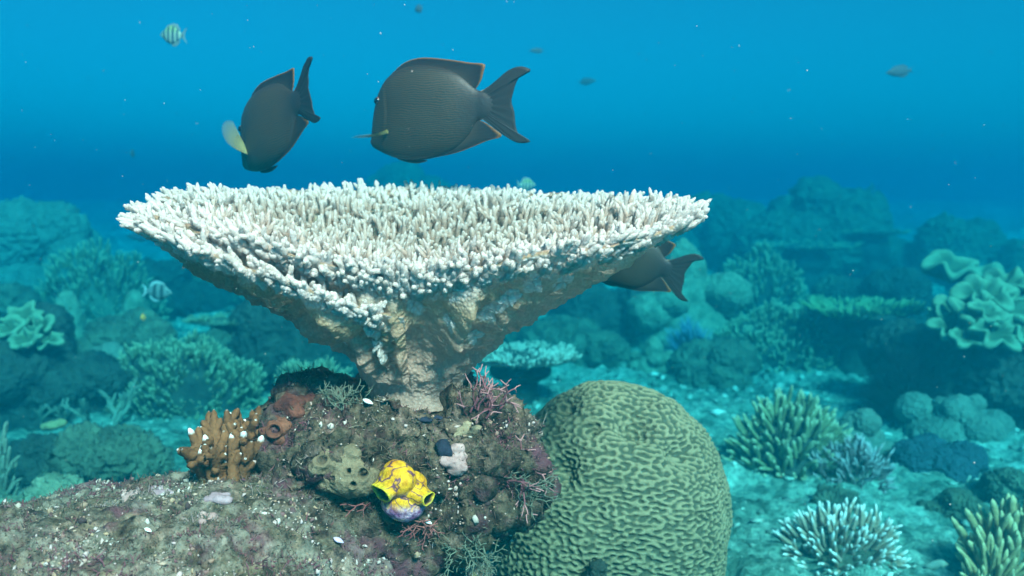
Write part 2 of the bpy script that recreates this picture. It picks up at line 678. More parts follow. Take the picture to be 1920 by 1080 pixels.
def fan(th0, th1, full, Rk, Hk, seed, nth, name, mat, parent, ut=0.0):
    """closed shell: outer face plus inner face joined at the rim"""
    T, U, Vo = plate(Rk, Hk, seed, th0, th1, nth, 190, full, ustart=0.0 if full else 0.25)
    nu = 190
    th = np.linspace(th0, th1, nth, endpoint=not full)
    ui = np.linspace(1, ut, 110)
    Ti, Ui = np.meshgrid(th, ui, indexing='ij')
    Vi = surf(Ti.ravel(), Ui.ravel(), Rk, Hk, seed, True)
    if not full:
        Vi[:, 2] -= 0.0
    Vi = Vi + np.array([0, 0, 1.0]) * (0.004 * fbm(Vi, 50, 3, seed + 2))[:, None]
    A = np.concatenate([Vo.reshape(nth, nu, 3), Vi.reshape(nth, 110, 3)], 1)
    t = np.concatenate([U.reshape(nth, nu), Ui * 0 + 0.6], 1)
    G = grid_faces(nth, nu + 110, wrap_u=full)
    # the plate is a lattice of fused branches: gaps between them let daylight through
    ci = G[:, 0] % (nu + 110)
    gap = (ci > nu + 4) & (fbm(A.reshape(-1, 3)[G[:, 0]], 260, 1, seed + 8) > -0.7)
    G = G[~gap]
    o = make(name, A.reshape(-1, 3), G, mat, parent, {'t': t.ravel()})
    return Vo, T, U


M['table_under'] = table_mat("coral_skeleton", False)
M['table_tip'] = table_mat("coral_branchlet", True)

table = thing("table_coral", "large funnel shaped white table coral on top of the dark rock", "coral", (AXX, AXY, 0.42))
table.location = (0, 0, 0)
Vmain, Tm, Um = fan(0, 2 * np.pi, True, R_MAIN, H_MAIN, 4, 720, "plate", M['table_under'], table)
Vlow, Tl, Ul = fan(RAD(168), RAD(272), False, R_LOW, H_LOW, 12, 250, "lower_plate", M['table_under'], table, 0.5)


def scatter_polar(n, mind, rmax, seed):
    rs = np.random.RandomState(seed)
    pts, cell = [], {}
    for _ in range(n):
        r = rmax * math.sqrt(rs.rand())
        a = rs.rand() * 2 * math.pi
        x, y = r * math.cos(a), r * math.sin(a)
        k = (int(math.floor(x / mind)), int(math.floor(y / mind)))
        ok = True
        for i in (-1, 0, 1):
            for j in (-1, 0, 1):
                for q in cell.get((k[0] + i, k[1] + j), ()):
                    if (q[0] - x) ** 2 + (q[1] - y) ** 2 < mind * mind:
                        ok = False
        if ok:
            cell.setdefault(k, []).append((x, y))
            pts.append((x, y))
    return np.array(pts)


def crown(Rk, Hk, seed, thmask=None, umin=0.0, ndens=0.0076):
    rs = np.random.RandomState(seed)
    q = scatter_polar(36000, ndens, 0.30, seed)
    th = np.arctan2(q[:, 1], q[:, 0])
    r = np.hypot(q[:, 0], q[:, 1])
    u = r / (keyed(th, Rk) * jag(th, 4 if thmask is None else 12))
    ok = (u < 0.985) & (u > umin)
    if thmask:
        d = np.degrees(th) % 360
        ok &= (d > thmask[0]) & (d < thmask[1])
    th, u = th[ok], u[ok]
    # the growing margin: crowded, uneven
    nr = 420 if not thmask else 120
    lo, hi = (0, 2 * np.pi) if not thmask else (RAD(thmask[0]), RAD(thmask[1]))
    tr = lo + rs.rand(nr) * (hi - lo)
    th = np.concatenate([th, tr])
    u = np.concatenate([u, 0.93 + 0.085 * rs.rand(nr)])
    sd = 4 if thmask is None else 12
    B = surf(th, np.minimum(u, 1.0), Rk, Hk, sd, True)
    # short branchlets climbing over the lip from below
    no = 520 if not thmask else 150
    to = lo + rs.rand(no) * (hi - lo)
    uo = 0.88 + 0.12 * rs.rand(no)
    Bo = surf(to, uo, Rk, Hk, sd, False)
    th = np.concatenate([th, to])
    u = np.concatenate([u, np.full(no, 1.02)])
    B = np.concatenate([B, Bo])
    B[:, 2] -= 0.001
    out = np.stack([np.cos(th), np.sin(th), np.zeros(len(th))], 1)
    e = np.clip((u - 0.72) / 0.28, 0, 1)
    front = np.clip(-np.sin(th), 0, 1)
    tilt = 0.18 + 1.15 * e ** 2.2 - 0.25 * front * e
    D = np.array([0, 0, 1.0]) + out * tilt[:, None] + rs.normal(0, 0.19, (len(th), 3))
    big = 0.75 + 0.5 * fbm(B, 14, 2, seed + 1)
    L = (0.0190 + 0.019 * rs.rand(len(th)) ** 1.3) * big * (1 - 0.45 * e)
    L[-no:] *= 0.55 + 0.5 * rs.rand(no)
    R = 0.0025 + 0.0010 * rs.rand(len(th))
    D = norm(D)
    parts = [fingers(B, D, L, R, 9, 12, 0.30, 0.42, 0.3, seed)]
    # side nubs
    for k in range(2):
        sel = rs.rand(len(th)) < (0.55 if k == 0 else 0.3)
        A, C = frames(D)
        a = rs.rand(len(th)) * 6.28
        side = A * np.cos(a)[:, None] + C * np.sin(a)[:, None]
        f = 0.40 + 0.35 * rs.rand(len(th))
        B2 = B + D * (L * f)[:, None] + side * (R * 0.5)[:, None]
        D2 = norm(D + side * 0.75)
        V2, F2, t2 = fingers(B2[sel], D2[sel], (L * 0.42)[sel], (R * 0.78)[sel], 8, 7, 0.28, 0.3, 0.2, seed + 5 + k)
        parts.append((V2, F2, 0.35 + 0.65 * t2))
    return [(V_, F_, t_) for V_, F_, t_ in parts], B, u


def place_t(parts, extra):
    return parts


cp, Bc, uc = crown(R_MAIN, H_MAIN, 21)
cl, _, _ = crown(R_LOW, H_LOW, 33, (172, 262), 0.45)
# whiter towards the rim: growing margin
allp = []
for V_, F_, t_ in cp + cl:
    th = np.arctan2(V_[:, 1] - AXY, V_[:, 0] - AXX)
    r = np.hypot(V_[:, 0] - AXX, V_[:, 1] - AXY)
    uu = r / keyed(th, R_MAIN)
    allp.append((V_, F_, np.clip(t_ * 0.78 + 0.55 * np.clip((uu - 0.72) / 0.3, 0, 1), 0, 1)))
V, F, t = join(allp)
make("branchlets", V, F, M['table_tip'], table, {'t': t})

# knobs and ledges of new growth on the outer face, found where the photo shows them
pxs, pys, pds = proj(Vmain)
front = (Vmain[:, 1] < AXY + 0.02)


def on_under(px, py):
    d2 = (pxs - px) ** 2 + (pys - py) ** 2 + np.where(front, 0, 1e6)
    cand = np.argsort(d2)[:6]
    i = cand[np.argmin(pds[cand])]
    return Vmain[i], i


rs = np.random.RandomState(5)
KB, KD, KL, KR = [], [], [], []
ledges = [  # px path, knob size, count
    ([(648, 640), (655, 600), (672, 596), (690, 615), (705, 645), (718, 668), (690, 662)], 0.0070, 46),
    ([(588, 560), (600, 585), (608, 600)], 0.0050, 14), ([(575, 535), (560, 540)], 0.0042, 7), ([(598, 535), (592, 548)], 0.0045, 7),
    ([(905, 600), (925, 585), (945, 568), (960, 556)], 0.0050, 22), ([(985, 545), (1000, 535), (1008, 550)], 0.0045, 12),
    ([(770, 570), (785, 580)], 0.0050, 8), ([(800, 540), (812, 555)], 0.0048, 8), ([(1040, 540), (1060, 520)], 0.0040, 8), ([(880, 640), (895, 625)], 0.0042, 8),
    ([(850, 560), (875, 545)], 0.0042, 7), ([(705, 520), (725, 540)], 0.0045, 9), ([(640, 500), (665, 518)], 0.0045, 9), ([(960, 510), (1000, 495)], 0.004, 9),
    ([(1080, 490), (1110, 480)], 0.004, 8), ([(835, 600), (845, 618)], 0.004, 6), ([(920, 520), (935, 512)], .004, 6), ([(1010, 520), (1030, 505)], .004, 7),
]
for path, sz, n in ledges:
    path = np.array(path, float)
    seg = np.linspace(0, len(path) - 1, n)
    X = np.interp(seg, np.arange(len(path)), path[:, 0]) + rs.normal(0, 3.5, n)
    Y = np.interp(seg, np.arange(len(path)), path[:, 1]) + rs.normal(0, 3.5, n)
    for x, y in zip(X, Y):
        p, i = on_under(x, y)
        o = norm(np.array([math.cos(Tm[i]), math.sin(Tm[i]), 0.35]))
        KB.append(p)
        KD.append(o + np.array([0, 0, 0.9]) + rs.normal(0, 0.25, 3))
        KL.append(sz * (1.3 + 1.2 * rs.rand()))
        KR.append(sz * (0.55 + 0.3 * rs.rand()))
pl = [o for o in table.children if o.name.startswith("plate")][0]
me = pl.data
n_ = len(me.vertices)
co = np.empty(n_ * 3, np.float32)
me.vertices.foreach_get('co', co)
co = co.reshape(-1, 3).astype(float)
tt_ = np.empty(n_, np.float32)
me.attributes['t'].data.foreach_get('value', tt_)
outer = (np.arange(n_) % 300) < 188
disp = np.zeros((n_, 3))
best = np.zeros(n_)
for p, d, r in zip(KB, KD, KR):
    r = r * 1.55
    dd = np.linalg.norm(co - p, axis=1)
    w = np.sqrt(np.clip(1 - (dd / r) ** 2, 0, 1)) * outer
    up_ = w > best
    best = np.where(up_, w, best)
    disp[up_] = (w[:, None] * r * 1.15 * norm(np.array(d) - [0, 0, 0.5]))[up_]
co = co + disp * (1 + 0.25 * fbm(co, 320, 2, 8))[:, None]
me.vertices.foreach_set('co', co.astype(np.float32).ravel())
me.attributes['t'].data.foreach_set('value', np.maximum(tt_, 1.0 * (best > 0.25)).astype(np.float32))
me.update()

# ------------------------------------------------------------------ brain coral
def brain_mat():
    m, nt, b = mat_new("brain_coral_tissue")
    co = geo_pos(nt)
    a = N(nt, "ShaderNodeAttribute", attribute_name="t")
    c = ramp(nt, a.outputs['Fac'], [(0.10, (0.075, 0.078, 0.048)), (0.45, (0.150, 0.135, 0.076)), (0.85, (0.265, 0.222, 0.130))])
    n1 = noise(nt, 12, 4, 0.6, co)
    c = mix(nt, 0.5, c, ramp(nt, n1, [(0.3, (0.5, 0.55, 0.5)), (0.7, (1, 1, 1))]), 'MULTIPLY')
    n2 = noise(nt, 260, 3, 0.6, co)
    c = mix(nt, 0.4, c, ramp(nt, n2, [(0.3, (0.45, 0.45, 0.45)), (0.7, (1.1, 1.1, 1.1))]), 'MULTIPLY')
    nt.links.new(c, b.inputs['Base Color'])
    bump(nt, b, n2, 0.002)
    return m


def labyrinth(Pp, lam, seed, nw=90):
    rs = np.random.RandomState(seed)
    k = norm(rs.normal(size=(nw, 3))) * (2 * np.pi / lam) * (1 + 0.06 * rs.normal(size=(nw, 1)))
    ph = rs.rand(nw) * 6.283
    s = np.zeros(len(Pp))
    for i in range(nw):
        s += np.cos(Pp @ k[i] + ph[i])
    return s / math.sqrt(nw / 2)


def build_brain():
    d = 1.15
    c = P(1140, 955, d)
    V, F = blob([
        (c + [0.005, 0, 0.0], (0.150, 0.15, 0.162)),
        (c + [0.025, 0.0, -0.045], (0.128, 0.14, 0.11)),
        (c + [-0.03, 0.0, -0.05], (0.118, 0.14, 0.11)),
        (c + [0.045, 0.02, 0.025], (0.108, 0.11, 0.100)),
        (c + [-0.040, 0.02, 0.025], (0.108, 0.11, 0.100)),
        (c + [0, 0, -0.16], (0.085, 0.10, 0.14)),
    ], 0.0015, 60)
    V = V + vnormals(V, F) * (0.010 * fbm(V, 8, 2, 5) + 0.004 * fbm(V, 20, 2, 7))[:, None]
    # two dimples and a seam on top
    for (px, py, r, dep) in ((1190, 790, 0.024, 0.020), (1060, 765, 0.012, 0.014), (1050, 880, 0.018, 0.016), (1275, 850, 0.02, 0.010), (1215, 745, 0.012, 0.008), (1110, 800, 0.012, 0.010)):
        x, y, dd = proj(V)
        near = (x - px) ** 2 + (y - py) ** 2 + np.where(V[:, 1] > c[1] + 0.03, 1e6, 0)
        q = V[np.argmin(near)]
        w = np.exp(-np.sum((V - q) ** 2, 1) / r ** 2)
        V = V - norm(q - c) * (1.5 * dep * w)[:, None]
    n = vnormals(V, F)
    Q = V + 0.006 * np.stack([fbm(V, 9, 2, s) for s in (1, 2, 3)], 1)
    f = labyrinth(Q * np.array([0.72, 0.85, 1.35]), 0.0070, 3)
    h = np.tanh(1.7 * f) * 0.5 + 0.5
    V2 = V + n * (0.0032 * (h - 0.5))[:, None]
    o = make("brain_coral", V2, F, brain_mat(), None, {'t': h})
    tag(o, "big round green brain coral with winding ridges beside the dark rock", "coral")


build_brain()

# ------------------------------------------------------------------ fish
def crv(pts, n):
    """points along a polyline through pts (Catmull-Rom), n samples by arc length"""
    p = np.asarray(pts, float)
    q = np.concatenate([[2 * p[0] - p[1]], p, [2 * p[-1] - p[-2]]])
    out = []
    for i in range(1, len(q) - 2):
        t = np.linspace(0, 1, 12, endpoint=False)[:, None]
        a, b, c, d = q[i - 1], q[i], q[i + 1], q[i + 2]
        out.append(0.5 * (2 * b + (c - a) * t + (2 * a - 5 * b + 4 * c - d) * t ** 2 + (3 * b - a - 3 * c + d) * t ** 3))
    out = np.concatenate(out + [p[-1:]])
    L = np.concatenate([[0], np.cumsum(np.linalg.norm(np.diff(out, axis=0), axis=1))])
    return np.stack([np.interp(np.linspace(0, L[-1], n), L, out[:, k]) for k in range(p.shape[1])], 1)


def fin_sheet(base, edge, y0=0.0, y1=None, thick=0.0016, n=46, rows=14, ripple=0.0004, nr=30):
    """a fin between two curves in the x,z plane (y given at base and edge): both faces, thin edge"""
    B = crv(base, n)
    E = crv(edge, n)
    y1 = y0 if y1 is None else y1
    v = np.linspace(0, 1, rows)
    X = B[:, None, :] * (1 - v)[None, :, None] + E[:, None, :] * v[None, :, None]
    y = (y0 + (y1 - y0) * v)[None, :] * np.ones((n, 1))
    th = thick * (1 - 0.75 * v)[None, :] * np.ones((n, 1))
    th[0] *= 0.3
    th[-1] *= 0.3
    rp = ripple * np.sin(np.arange(n) / n * 6.283 * nr)[:, None] * np.ones((1, rows))
    a = np.stack([X[..., 0], y + th + rp, X[..., 1]], -1)
    b = np.stack([X[..., 0], y - th + rp, X[..., 1]], -1)
    V = np.concatenate([a, b[:, ::-1]], 1)
    t = np.concatenate([np.broadcast_to(v, (n, rows)), np.broadcast_to(v[::-1], (n, rows))], 1)
    Fq = np.concatenate([grid_faces(n, 2 * rows, wrap_v=True)])
    return V.reshape(-1, 3), Fq, t.ravel()


def surgeon_mats():
    m, nt, b = mat_new("surgeonfish_skin")
    at = N(nt, "ShaderNodeAttribute", attribute_name="rest")
    sep = N(nt, "ShaderNodeSeparateXYZ")
    nt.links.new(at.outputs['Vector'], sep.inputs[0])
    nz = N(nt, "ShaderNodeTexNoise")
    nz.inputs['Scale'].default_value = 60
    nz.inputs['Detail'].default_value = 3
    nt.links.new(at.outputs['Vector'], nz.inputs['Vector'])
    m1 = N(nt, "ShaderNodeMath", operation='MULTIPLY_ADD')
    nt.links.new(nz.outputs[0], m1.inputs[0])
    m1.inputs[1].default_value = 0.0075
    nt.links.new(sep.outputs[2], m1.inputs[2])
    m2 = N(nt, "ShaderNodeMath", operation='MULTIPLY')
    nt.links.new(m1.outputs[0], m2.inputs[0])
    m2.inputs[1].default_value = 6.2832 / 0.0021
    m3 = N(nt, "ShaderNodeMath", operation='SINE')
    nt.links.new(m2.outputs[0], m3.inputs[0])
    m4 = N(nt, "ShaderNodeMath", operation='MULTIPLY_ADD')
    nt.links.new(m3.outputs[0], m4.inputs[0])
    m4.inputs[1].default_value = 0.5
    m4.inputs[2].default_value = 0.5
    lines = ramp(nt, m4.outputs[0], [(0.2, (0.054, 0.036, 0.017)), (0.8, (0.009, 0.017, 0.018))])
    big = noise(nt, 22, 3, 0.6, at.outputs['Vector'])
    c = mix(nt, 0.6, lines, ramp(nt, big, [(0.3, (0.55, 0.6, 0.6)), (0.7, (1.1, 1.0, 0.9))]), 'MULTIPLY')
    fade = N(nt, "ShaderNodeAttribute", attribute_name="t")     # tail end is dark
    c = mix(nt, fade.outputs['Fac'], c, (0.014, 0.013, 0.013))
    nt.links.new(c, b.inputs['Base Color'])
    b.inputs['Roughness'].default_value = 0.5
    b.inputs['Specular IOR Level'].default_value = 0.3
    bump(nt, b, noise(nt, 330, 3, 0.6, at.outputs['Vector']), 0.0003)
    M['fish_skin'] = m
    m, nt, b = mat_new("surgeonfish_fin")
    a = N(nt, "ShaderNodeAttribute", attribute_name="t")
    c = ramp(nt, a.outputs['Fac'], [(0.0, (0.035, 0.028, 0.020)), (0.35, (0.018, 0.016, 0.015)), (0.84, (0.010, 0.010, 0.012)), (0.96, (0.13, 0.06, 0.015))])
    nt.links.new(c, b.inputs['Base Color'])
    b.inputs['Roughness'].default_value = 0.55
    M['fish_fin'] = m
    m, nt, b = mat_new("surgeonfish_tail")
    a = N(nt, "ShaderNodeAttribute", attribute_name="edge")
    c = ramp(nt, a.outputs['Fac'], [(0.0, (0.26, 0.20, 0.10)), (0.09, (0.07, 0.055, 0.035)), (0.2, (0.016, 0.016, 0.016))])
    nt.links.new(c, b.inputs['Base Color'])
    b.inputs['Roughness'].default_value = 0.55
    M['fish_tail'] = m
    m, nt, b = mat_new("pectoral_fin_membrane")
    a = N(nt, "ShaderNodeAttribute", attribute_name="ray")
    s_ = ramp(nt, a.outputs['Fac'], [(0.35, (0.05, 0.09, 0.08)), (0.65, (0.26, 0.25, 0.09))])
    nt.links.new(s_, b.inputs['Base Color'])
    tr = N(nt, "ShaderNodeBsdfTransparent")
    ms = N(nt, "ShaderNodeMixShader")
    a2 = N(nt, "ShaderNodeAttribute", attribute_name="t")
    mr = N(nt, "ShaderNodeMapRange")
    mr.inputs[1].default_value = 0.20
    mr.inputs[2].default_value = 1.0
    mr.inputs[3].default_value = 0.05
    mr.inputs[4].default_value = 0.88
    nt.links.new(a2.outputs['Fac'], mr.inputs[0])
    nt.links.new(mr.outputs[0], ms.inputs[0])
    nt.links.new(b.outputs[0], ms.inputs[1])
    nt.links.new(tr.outputs[0], ms.inputs[2])
    nt.links.new(ms.outputs[0], nt.nodes["Material Output"].inputs[0])
    M['fish_pec'] = m
    m, nt, b = mat_new("surgeonfish_eye")
    a = N(nt, "ShaderNodeAttribute", attribute_name="t")
    c = ramp(nt, a.outputs['Fac'], [(0.0, (0.004, 0.004, 0.006)), (0.55, (0.006, 0.006, 0.008)), (0.6, (0.30, 0.08, 0.04)), (0.75, (0.16, 0.09, 0.05)), (1.0, (0.05, 0.04, 0.03))])
    nt.links.new(c, b.inputs['Base Color'])
    b.inputs['Roughness'].default_value = 0.15
    b.inputs['Specular IOR Level'].default_value = 0.5
    M['fish_eye'] = m


surgeon_mats()
FS = 0.000164 * 1.0                   # metres per outline unit


def surgeonfish(label, pos, yaw, pitch, roll, bend=0.0, pec='edge', scale=1.0, group=None):
    """outline units: x back along the fish, z down; head towards -x"""
    XS = 1.06                          # the fish in the photo is seen a little from behind
    st = np.array([  # x, top, bottom, half width
        (893, 618, 652, 6), (899, 560, 662, 14), (908, 490, 669, 22), (920, 425, 676, 30), (940, 355, 686, 40), (970, 300, 700, 52), (1000, 264, 712, 62), (1060, 226, 730, 76),
        (1150, 205, 738, 86), (1250, 206, 729, 84), (1350, 224, 706, 70), (1420, 252, 676, 55), (1470, 288, 636, 42), (1510, 325, 585, 32), (1545, 352, 528, 24),
        (1580, 360, 512, 19), (1630, 376, 500, 5)], float)
    ns, nc = 90, 44
    S = crv(st, ns)
    ph = np.linspace(0, 2 * np.pi, nc, endpoint=False)
    cx, cz = 1200.0, 460.0

    def loc(x, y, z):
        """outline -> metres, with the body bent sideways along its length"""
        X = (x - cx) * XS * FS * scale
        Y = y * FS * scale
        Z = -(z - cz) * FS * scale
        if bend:
            x0, lt = 0.012 * scale, 0.062 * scale
            q = np.clip(X - x0, 0, None)
            f = q / lt * bend
            Xb = x0 + lt / bend * np.sin(f) - Y * np.sin(f)
            Yb = lt / bend * (1 - np.cos(f)) + Y * np.cos(f)
            X, Y = np.where(q > 0, Xb, X), np.where(q > 0, Yb, Y)
        return np.stack([X, Y, Z], -1)

    root = thing("surgeonfish", label, "fish", pos, group, (0, 0, 0))
    root.rotation_mode = 'QUATERNION'
    q = Matrix.Rotation(yaw, 3, 'Z') @ Matrix.Rotation(pitch, 3, 'Y') @ Matrix.Rotation(roll, 3, 'X')
    root.rotation_quaternion = q.to_quaternion()

    mid, hh, ww = (S[:, 1] + S[:, 2]) / 2, (S[:, 2] - S[:, 1]) / 2, S[:, 3]
    c, s = np.cos(ph), np.sin(ph)
    yy = ww[:, None] * np.sign(c) * np.abs(c) ** 1.05
    zz = mid[:, None] + hh[:, None] * np.sign(s) * np.abs(s) ** 0.92
    xx = S[:, 0:1] * np.ones((1, nc))
    gl = 1005 + 26 * np.sin((zz - 330) / 300 * 3.14)
    groove = np.exp(-((xx - gl) / 7) ** 2) * np.clip((zz - 330) / 40, 0, 1) * np.clip((640 - zz) / 40, 0, 1)
    yy = yy * (1 - 0.10 * groove + 0.05 * np.exp(-((xx - gl + 14) / 12) ** 2))
    lips = np.exp(-((zz - 634) / 14) ** 2) * np.exp(-((xx - 897) / 12) ** 2)
    xx = xx - 6 * lips
    V = loc(xx, yy, zz).reshape(-1, 3)
    rest = np.stack([(xx - cx) * FS, yy * FS * 0.3, -(zz - cz) * FS], -1).reshape(-1, 3)
    t = np.clip((xx - 1400) / 170, 0, 0.95) * np.ones_like(yy)
    t = np.maximum(t, 0.8 * np.clip((np.abs((zz - mid[:, None]) / hh[:, None]) - 0.82) / 0.18, 0, 1))
    caps = [np.array([[j, (j + 1) % nc, nc // 2] for j in range(nc) if j not in (nc // 2, nc // 2 - 1)])]
    make("body", V, [grid_faces(ns, nc, wrap_v=True)[:, ::-1]] + caps, M['fish_skin'], root, {'rest': rest, 't': t.ravel()})

    def fin(name, base, edge, mat, thick=9, y0=0.0, y1=None, rip=2.0, nr=26, extra=None):
        V, Fq, t = fin_sheet(base, edge, y0, y1, thick, ripple=rip, nr=nr)
        n = 46
        at = {'t': t}
        i = np.repeat(np.arange(n) / (n - 1), 28)
        at['edge'] = np.minimum(i, 1 - i) * 2
        at['ray'] = 0.5 + 0.5 * np.sin(i * 6.283 * 11)
        return make(name, loc(V[:, 0], V[:, 1], V[:, 2]), Fq, mat, root, at)

    fin("dorsal_fin", [(1010, 268), (1100, 226), (1200, 214), (1300, 224), (1400, 258), (1460, 296), (1515, 348)],
        [(1020, 245), (1100, 186), (1180, 163), (1260, 163), (1400, 182), (1500, 200), (1578, 210), (1574, 250), (1560, 300), (1530, 347)], M['fish_fin'])
    fin("anal_fin", [(1130, 728), (1230, 722), (1330, 700), (1420, 665), (1480, 615), (1520, 560), (1535, 520)],
        [(1140, 742), (1240, 736), (1330, 720), (1430, 698), (1520, 665), (1600, 632), (1680, 608), (1650, 575), (1590, 532), (1545, 515)], M['fish_fin'])
    fin("tail_fin", [(1560, 356), (1562, 362), (1566, 372), (1572, 392), (1576, 412), (1578, 435), (1576, 458), (1572, 478), (1566, 495), (1562, 505), (1560, 512)],
        [(1580, 352), (1640, 304), (1690, 260), (1735, 234), (1785, 226), (1836, 250), (1790, 262), (1757, 302), (1738, 365), (1728, 420), (1744, 468), (1752, 540), (1766, 590),
         (1800, 620), (1842, 632), (1800, 645), (1755, 640), (1700, 608), (1640, 565), (1585, 516)], M['fish_tail'], 8, nr=30)
    fin("pelvic_fin", [(1040, 716), (1080, 722), (1130, 728)], [(1050, 735), (1110, 752), (1180, 758), (1240, 742), (1180, 736)], M['fish_fin'], 6, 14, 22)
    for sd in (-1, 1):
        # eye
        bm = bmesh.new()
        bmesh.ops.create_uvsphere(bm, u_segments=20, v_segments=14, radius=1)
        ev = np.array([v.co[:] for v in bm.verts])
        ef = [np.array([[v.index for v in f.verts] for f in bm.faces if len(f.verts) == k]) for k in (3, 4)]
        bm.free()
        ev = ev[:, [0, 2, 1]]
        w_eye = np.interp(952, S[:, 0], S[:, 3]) * 0.80
        Ve = loc(950 + ev[:, 0] * 20, sd * (w_eye - 2) + ev[:, 1] * 17, 400 + ev[:, 2] * 22)
        make("eye", Ve, [f[:, ::-1] for f in ef], M['fish_eye'], root, {'t': np.clip(1 - ev[:, 1] * sd, 0, 1)})
        # pectoral fin: a fan leaving the flank behind the gill
        yb = np.interp(1040, S[:, 0], S[:, 3]) * 0.86
        n, rows = 46, 14
        a = np.linspace(0, 1, n)
        if pec == 'edge':              # swung forward, seen on edge
            d0, d1 = np.array([-0.71, 0.86, 0.24]), np.array([-0.91, 0.41, 0.20])
            ln = 165 + 45 * np.sin(a * 3.14)
        else:                          # swept out like a fan
            d0, d1 = np.array([0.0, 0.60, -1.35]), np.array([-0.62, 0.85, -0.75])
            ln = 190 + 60 * np.sin(a * 3.14) - 40 * a
        dr = norm(d0[None] * (1 - a)[:, None] + d1[None] * a[:, None])
        base = np.stack([1035 + 12 * a, np.full(n, yb), 572 + (14 if pec == 'edge' else 52) * (a - 0.2)], 1)
        v = np.linspace(0, 1, rows)
        Q = base[:, None] + (ln[:, None] * v[None])[..., None] * dr[:, None]
        Q[..., 2] += 10 * np.sin(v * 3.14)[None]
        Q[..., 1] += 3.0 * np.sin(a * 6.283 * 11)[:, None] * (1 - 0.5 * v)[None] - 22 * (v ** 2)[None] * 0
        th = 3.0 * (1 - 0.7 * v)
        nrm = norm(np.cross(d1 - d0, d0 + d1))
        P2 = np.concatenate([Q + th[None, :, None] * nrm, (Q - th[None, :, None] * nrm)[:, ::-1]], 1)
        tt = np.concatenate([np.broadcast_to(v, (n, rows)), np.broadcast_to(v[::-1], (n, rows))], 1).ravel()
        ray = np.repeat(0.5 + 0.5 * np.sin(a * 6.283 * 11), 2 * rows)
        P2 = P2.reshape(-1, 3)
        make("pectoral_fin", loc(P2[:, 0], P2[:, 1] * sd, P2[:, 2]), grid_faces(n, 2 * rows, wrap_v=True), M['fish_pec'], root, {'t': tt, 'ray': ray})
    return root


surgeonfish("dark brown surgeonfish in full side view above the middle of the coral, tail spread wide", P(787, 208, 1.04), RAD(-24), RAD(1), RAD(0), 0.15, scale=1.24)
surgeonfish("dark surgeonfish turning away nose down above the left of the coral, tail curled up", P(500, 236, 1.04), RAD(-42), RAD(-15), RAD(-4), -0.12, pec='fan', scale=1.08)
surgeonfish("olive surgeonfish half hidden behind the right edge of the table coral", P(1166, 478, 1.16), RAD(-22), RAD(20), RAD(0), 0.2, scale=0.92)


def stripe_mat(name, lo, hi, bars, top=None):
    """bars: list of (x0, x1) dark bars along the unit body length"""
    m, nt, b = mat_new(name)
    at = N(nt, "ShaderNodeAttribute", attribute_name="rest")
    sep = N(nt, "ShaderNodeSeparateXYZ")
    nt.links.new(at.outputs['Vector'], sep.inputs[0])
    stops = [(0.0, hi)]
    for x0, x1 in bars:
        stops += [(x0 - 0.015, hi), (x0, lo), (x1, lo), (x1 + 0.015, hi)]
    c = ramp(nt, sep.outputs[0], stops)
    if top:
        f = ramp(nt, sep.outputs[2], [(0.55, (0, 0, 0)), (0.8, (1, 1, 1))])
        c = mix(nt, f, c, mix(nt, 0.8, c, top, 'MULTIPLY'))
    nt.links.new(c, b.inputs['Base Color'])
    b.inputs['Roughness'].default_value = 0.45
    return m


def small_fish(name, label, cat, pos, length, height, yaw, mat, finmat, fork=0.6, pitch=0.0, group=None, eye=True):
    root = thing(name, label, cat, pos, group, (0, pitch, yaw))
    st = np.array([(0, .50, .52, .01), (.04, .43, .56, .05), (.12, .30, .68, .10), (.25, .12, .86, .15), (.40, .03, .96, .16), (.55, .08, .92, .13), (.68, .24, .78, .08), (.78, .38, .64, .04), (.84, .42, .60, .02)])
    S = crv(st, 30)
    nc = 16
    ph = np.linspace(0, 2 * np.pi, nc, endpoint=False)
    mid, hh = (S[:, 1] + S[:, 2]) / 2, (S[:, 2] - S[:, 1]) / 2
    x = S[:, :1] * np.ones((1, nc))
    y = S[:, 3:4] * np.cos(ph)[None]
    z = 1 - (mid[:, None] + hh[:, None] * np.sin(ph)[None])
    rest = np.stack([x, y, z], -1).reshape(-1, 3)

    def L(x, y, z):
        return np.stack([(x - 0.45) * length, y * height * 0.9, (z - 0.5) * height], -1).reshape(-1, 3)
    make("body", L(x, y, z), [grid_faces(30, nc, wrap_v=True)[:, ::-1]], mat, root, {'rest': rest})
    for nm, b_, e_ in (("dorsal_fin", [(.22, .86), (.45, .95), (.70, .74)], [(.26, .98), (.45, 1.08), (.62, 1.06), (.76, .80)]),
                       ("anal_fin", [(.42, .06), (.56, .10), (.70, .24)], [(.46, -.06), (.60, -.06), (.76, .20)]),
                       ("tail_fin", [(.80, .60), (.82, .5), (.80, .40)], [(1.0, .92), (1.0 - .16 * fork, .5), (1.0, .08)])):
        V, Fq, t = fin_sheet(b_, e_, 0, None, 0.012, n=16, rows=5, ripple=0.002, nr=6)
        make(nm, L(V[:, 0], V[:, 1], V[:, 2]), Fq, finmat, root, {'t': t, 'rest': np.stack([V[:, 0], V[:, 1], V[:, 2]], 1)})
    if eye:
        for sd in (-1, 1):
            bm = bmesh.new()
            bmesh.ops.create_icosphere(bm, subdivisions=1, radius=1)
            ev = np.array([v.co[:] for v in bm.verts])
            ef = np.array([[v.index for v in f.verts] for f in bm.faces])
            bm.free()
            make("eye", L(0.12 + ev[:, 0] * .03, sd * 0.095 + ev[:, 1] * .02, 0.56 + ev[:, 2] * .05), [ef], M['fish_eye'], root, {'t': np.zeros(len(ev))})
    return root


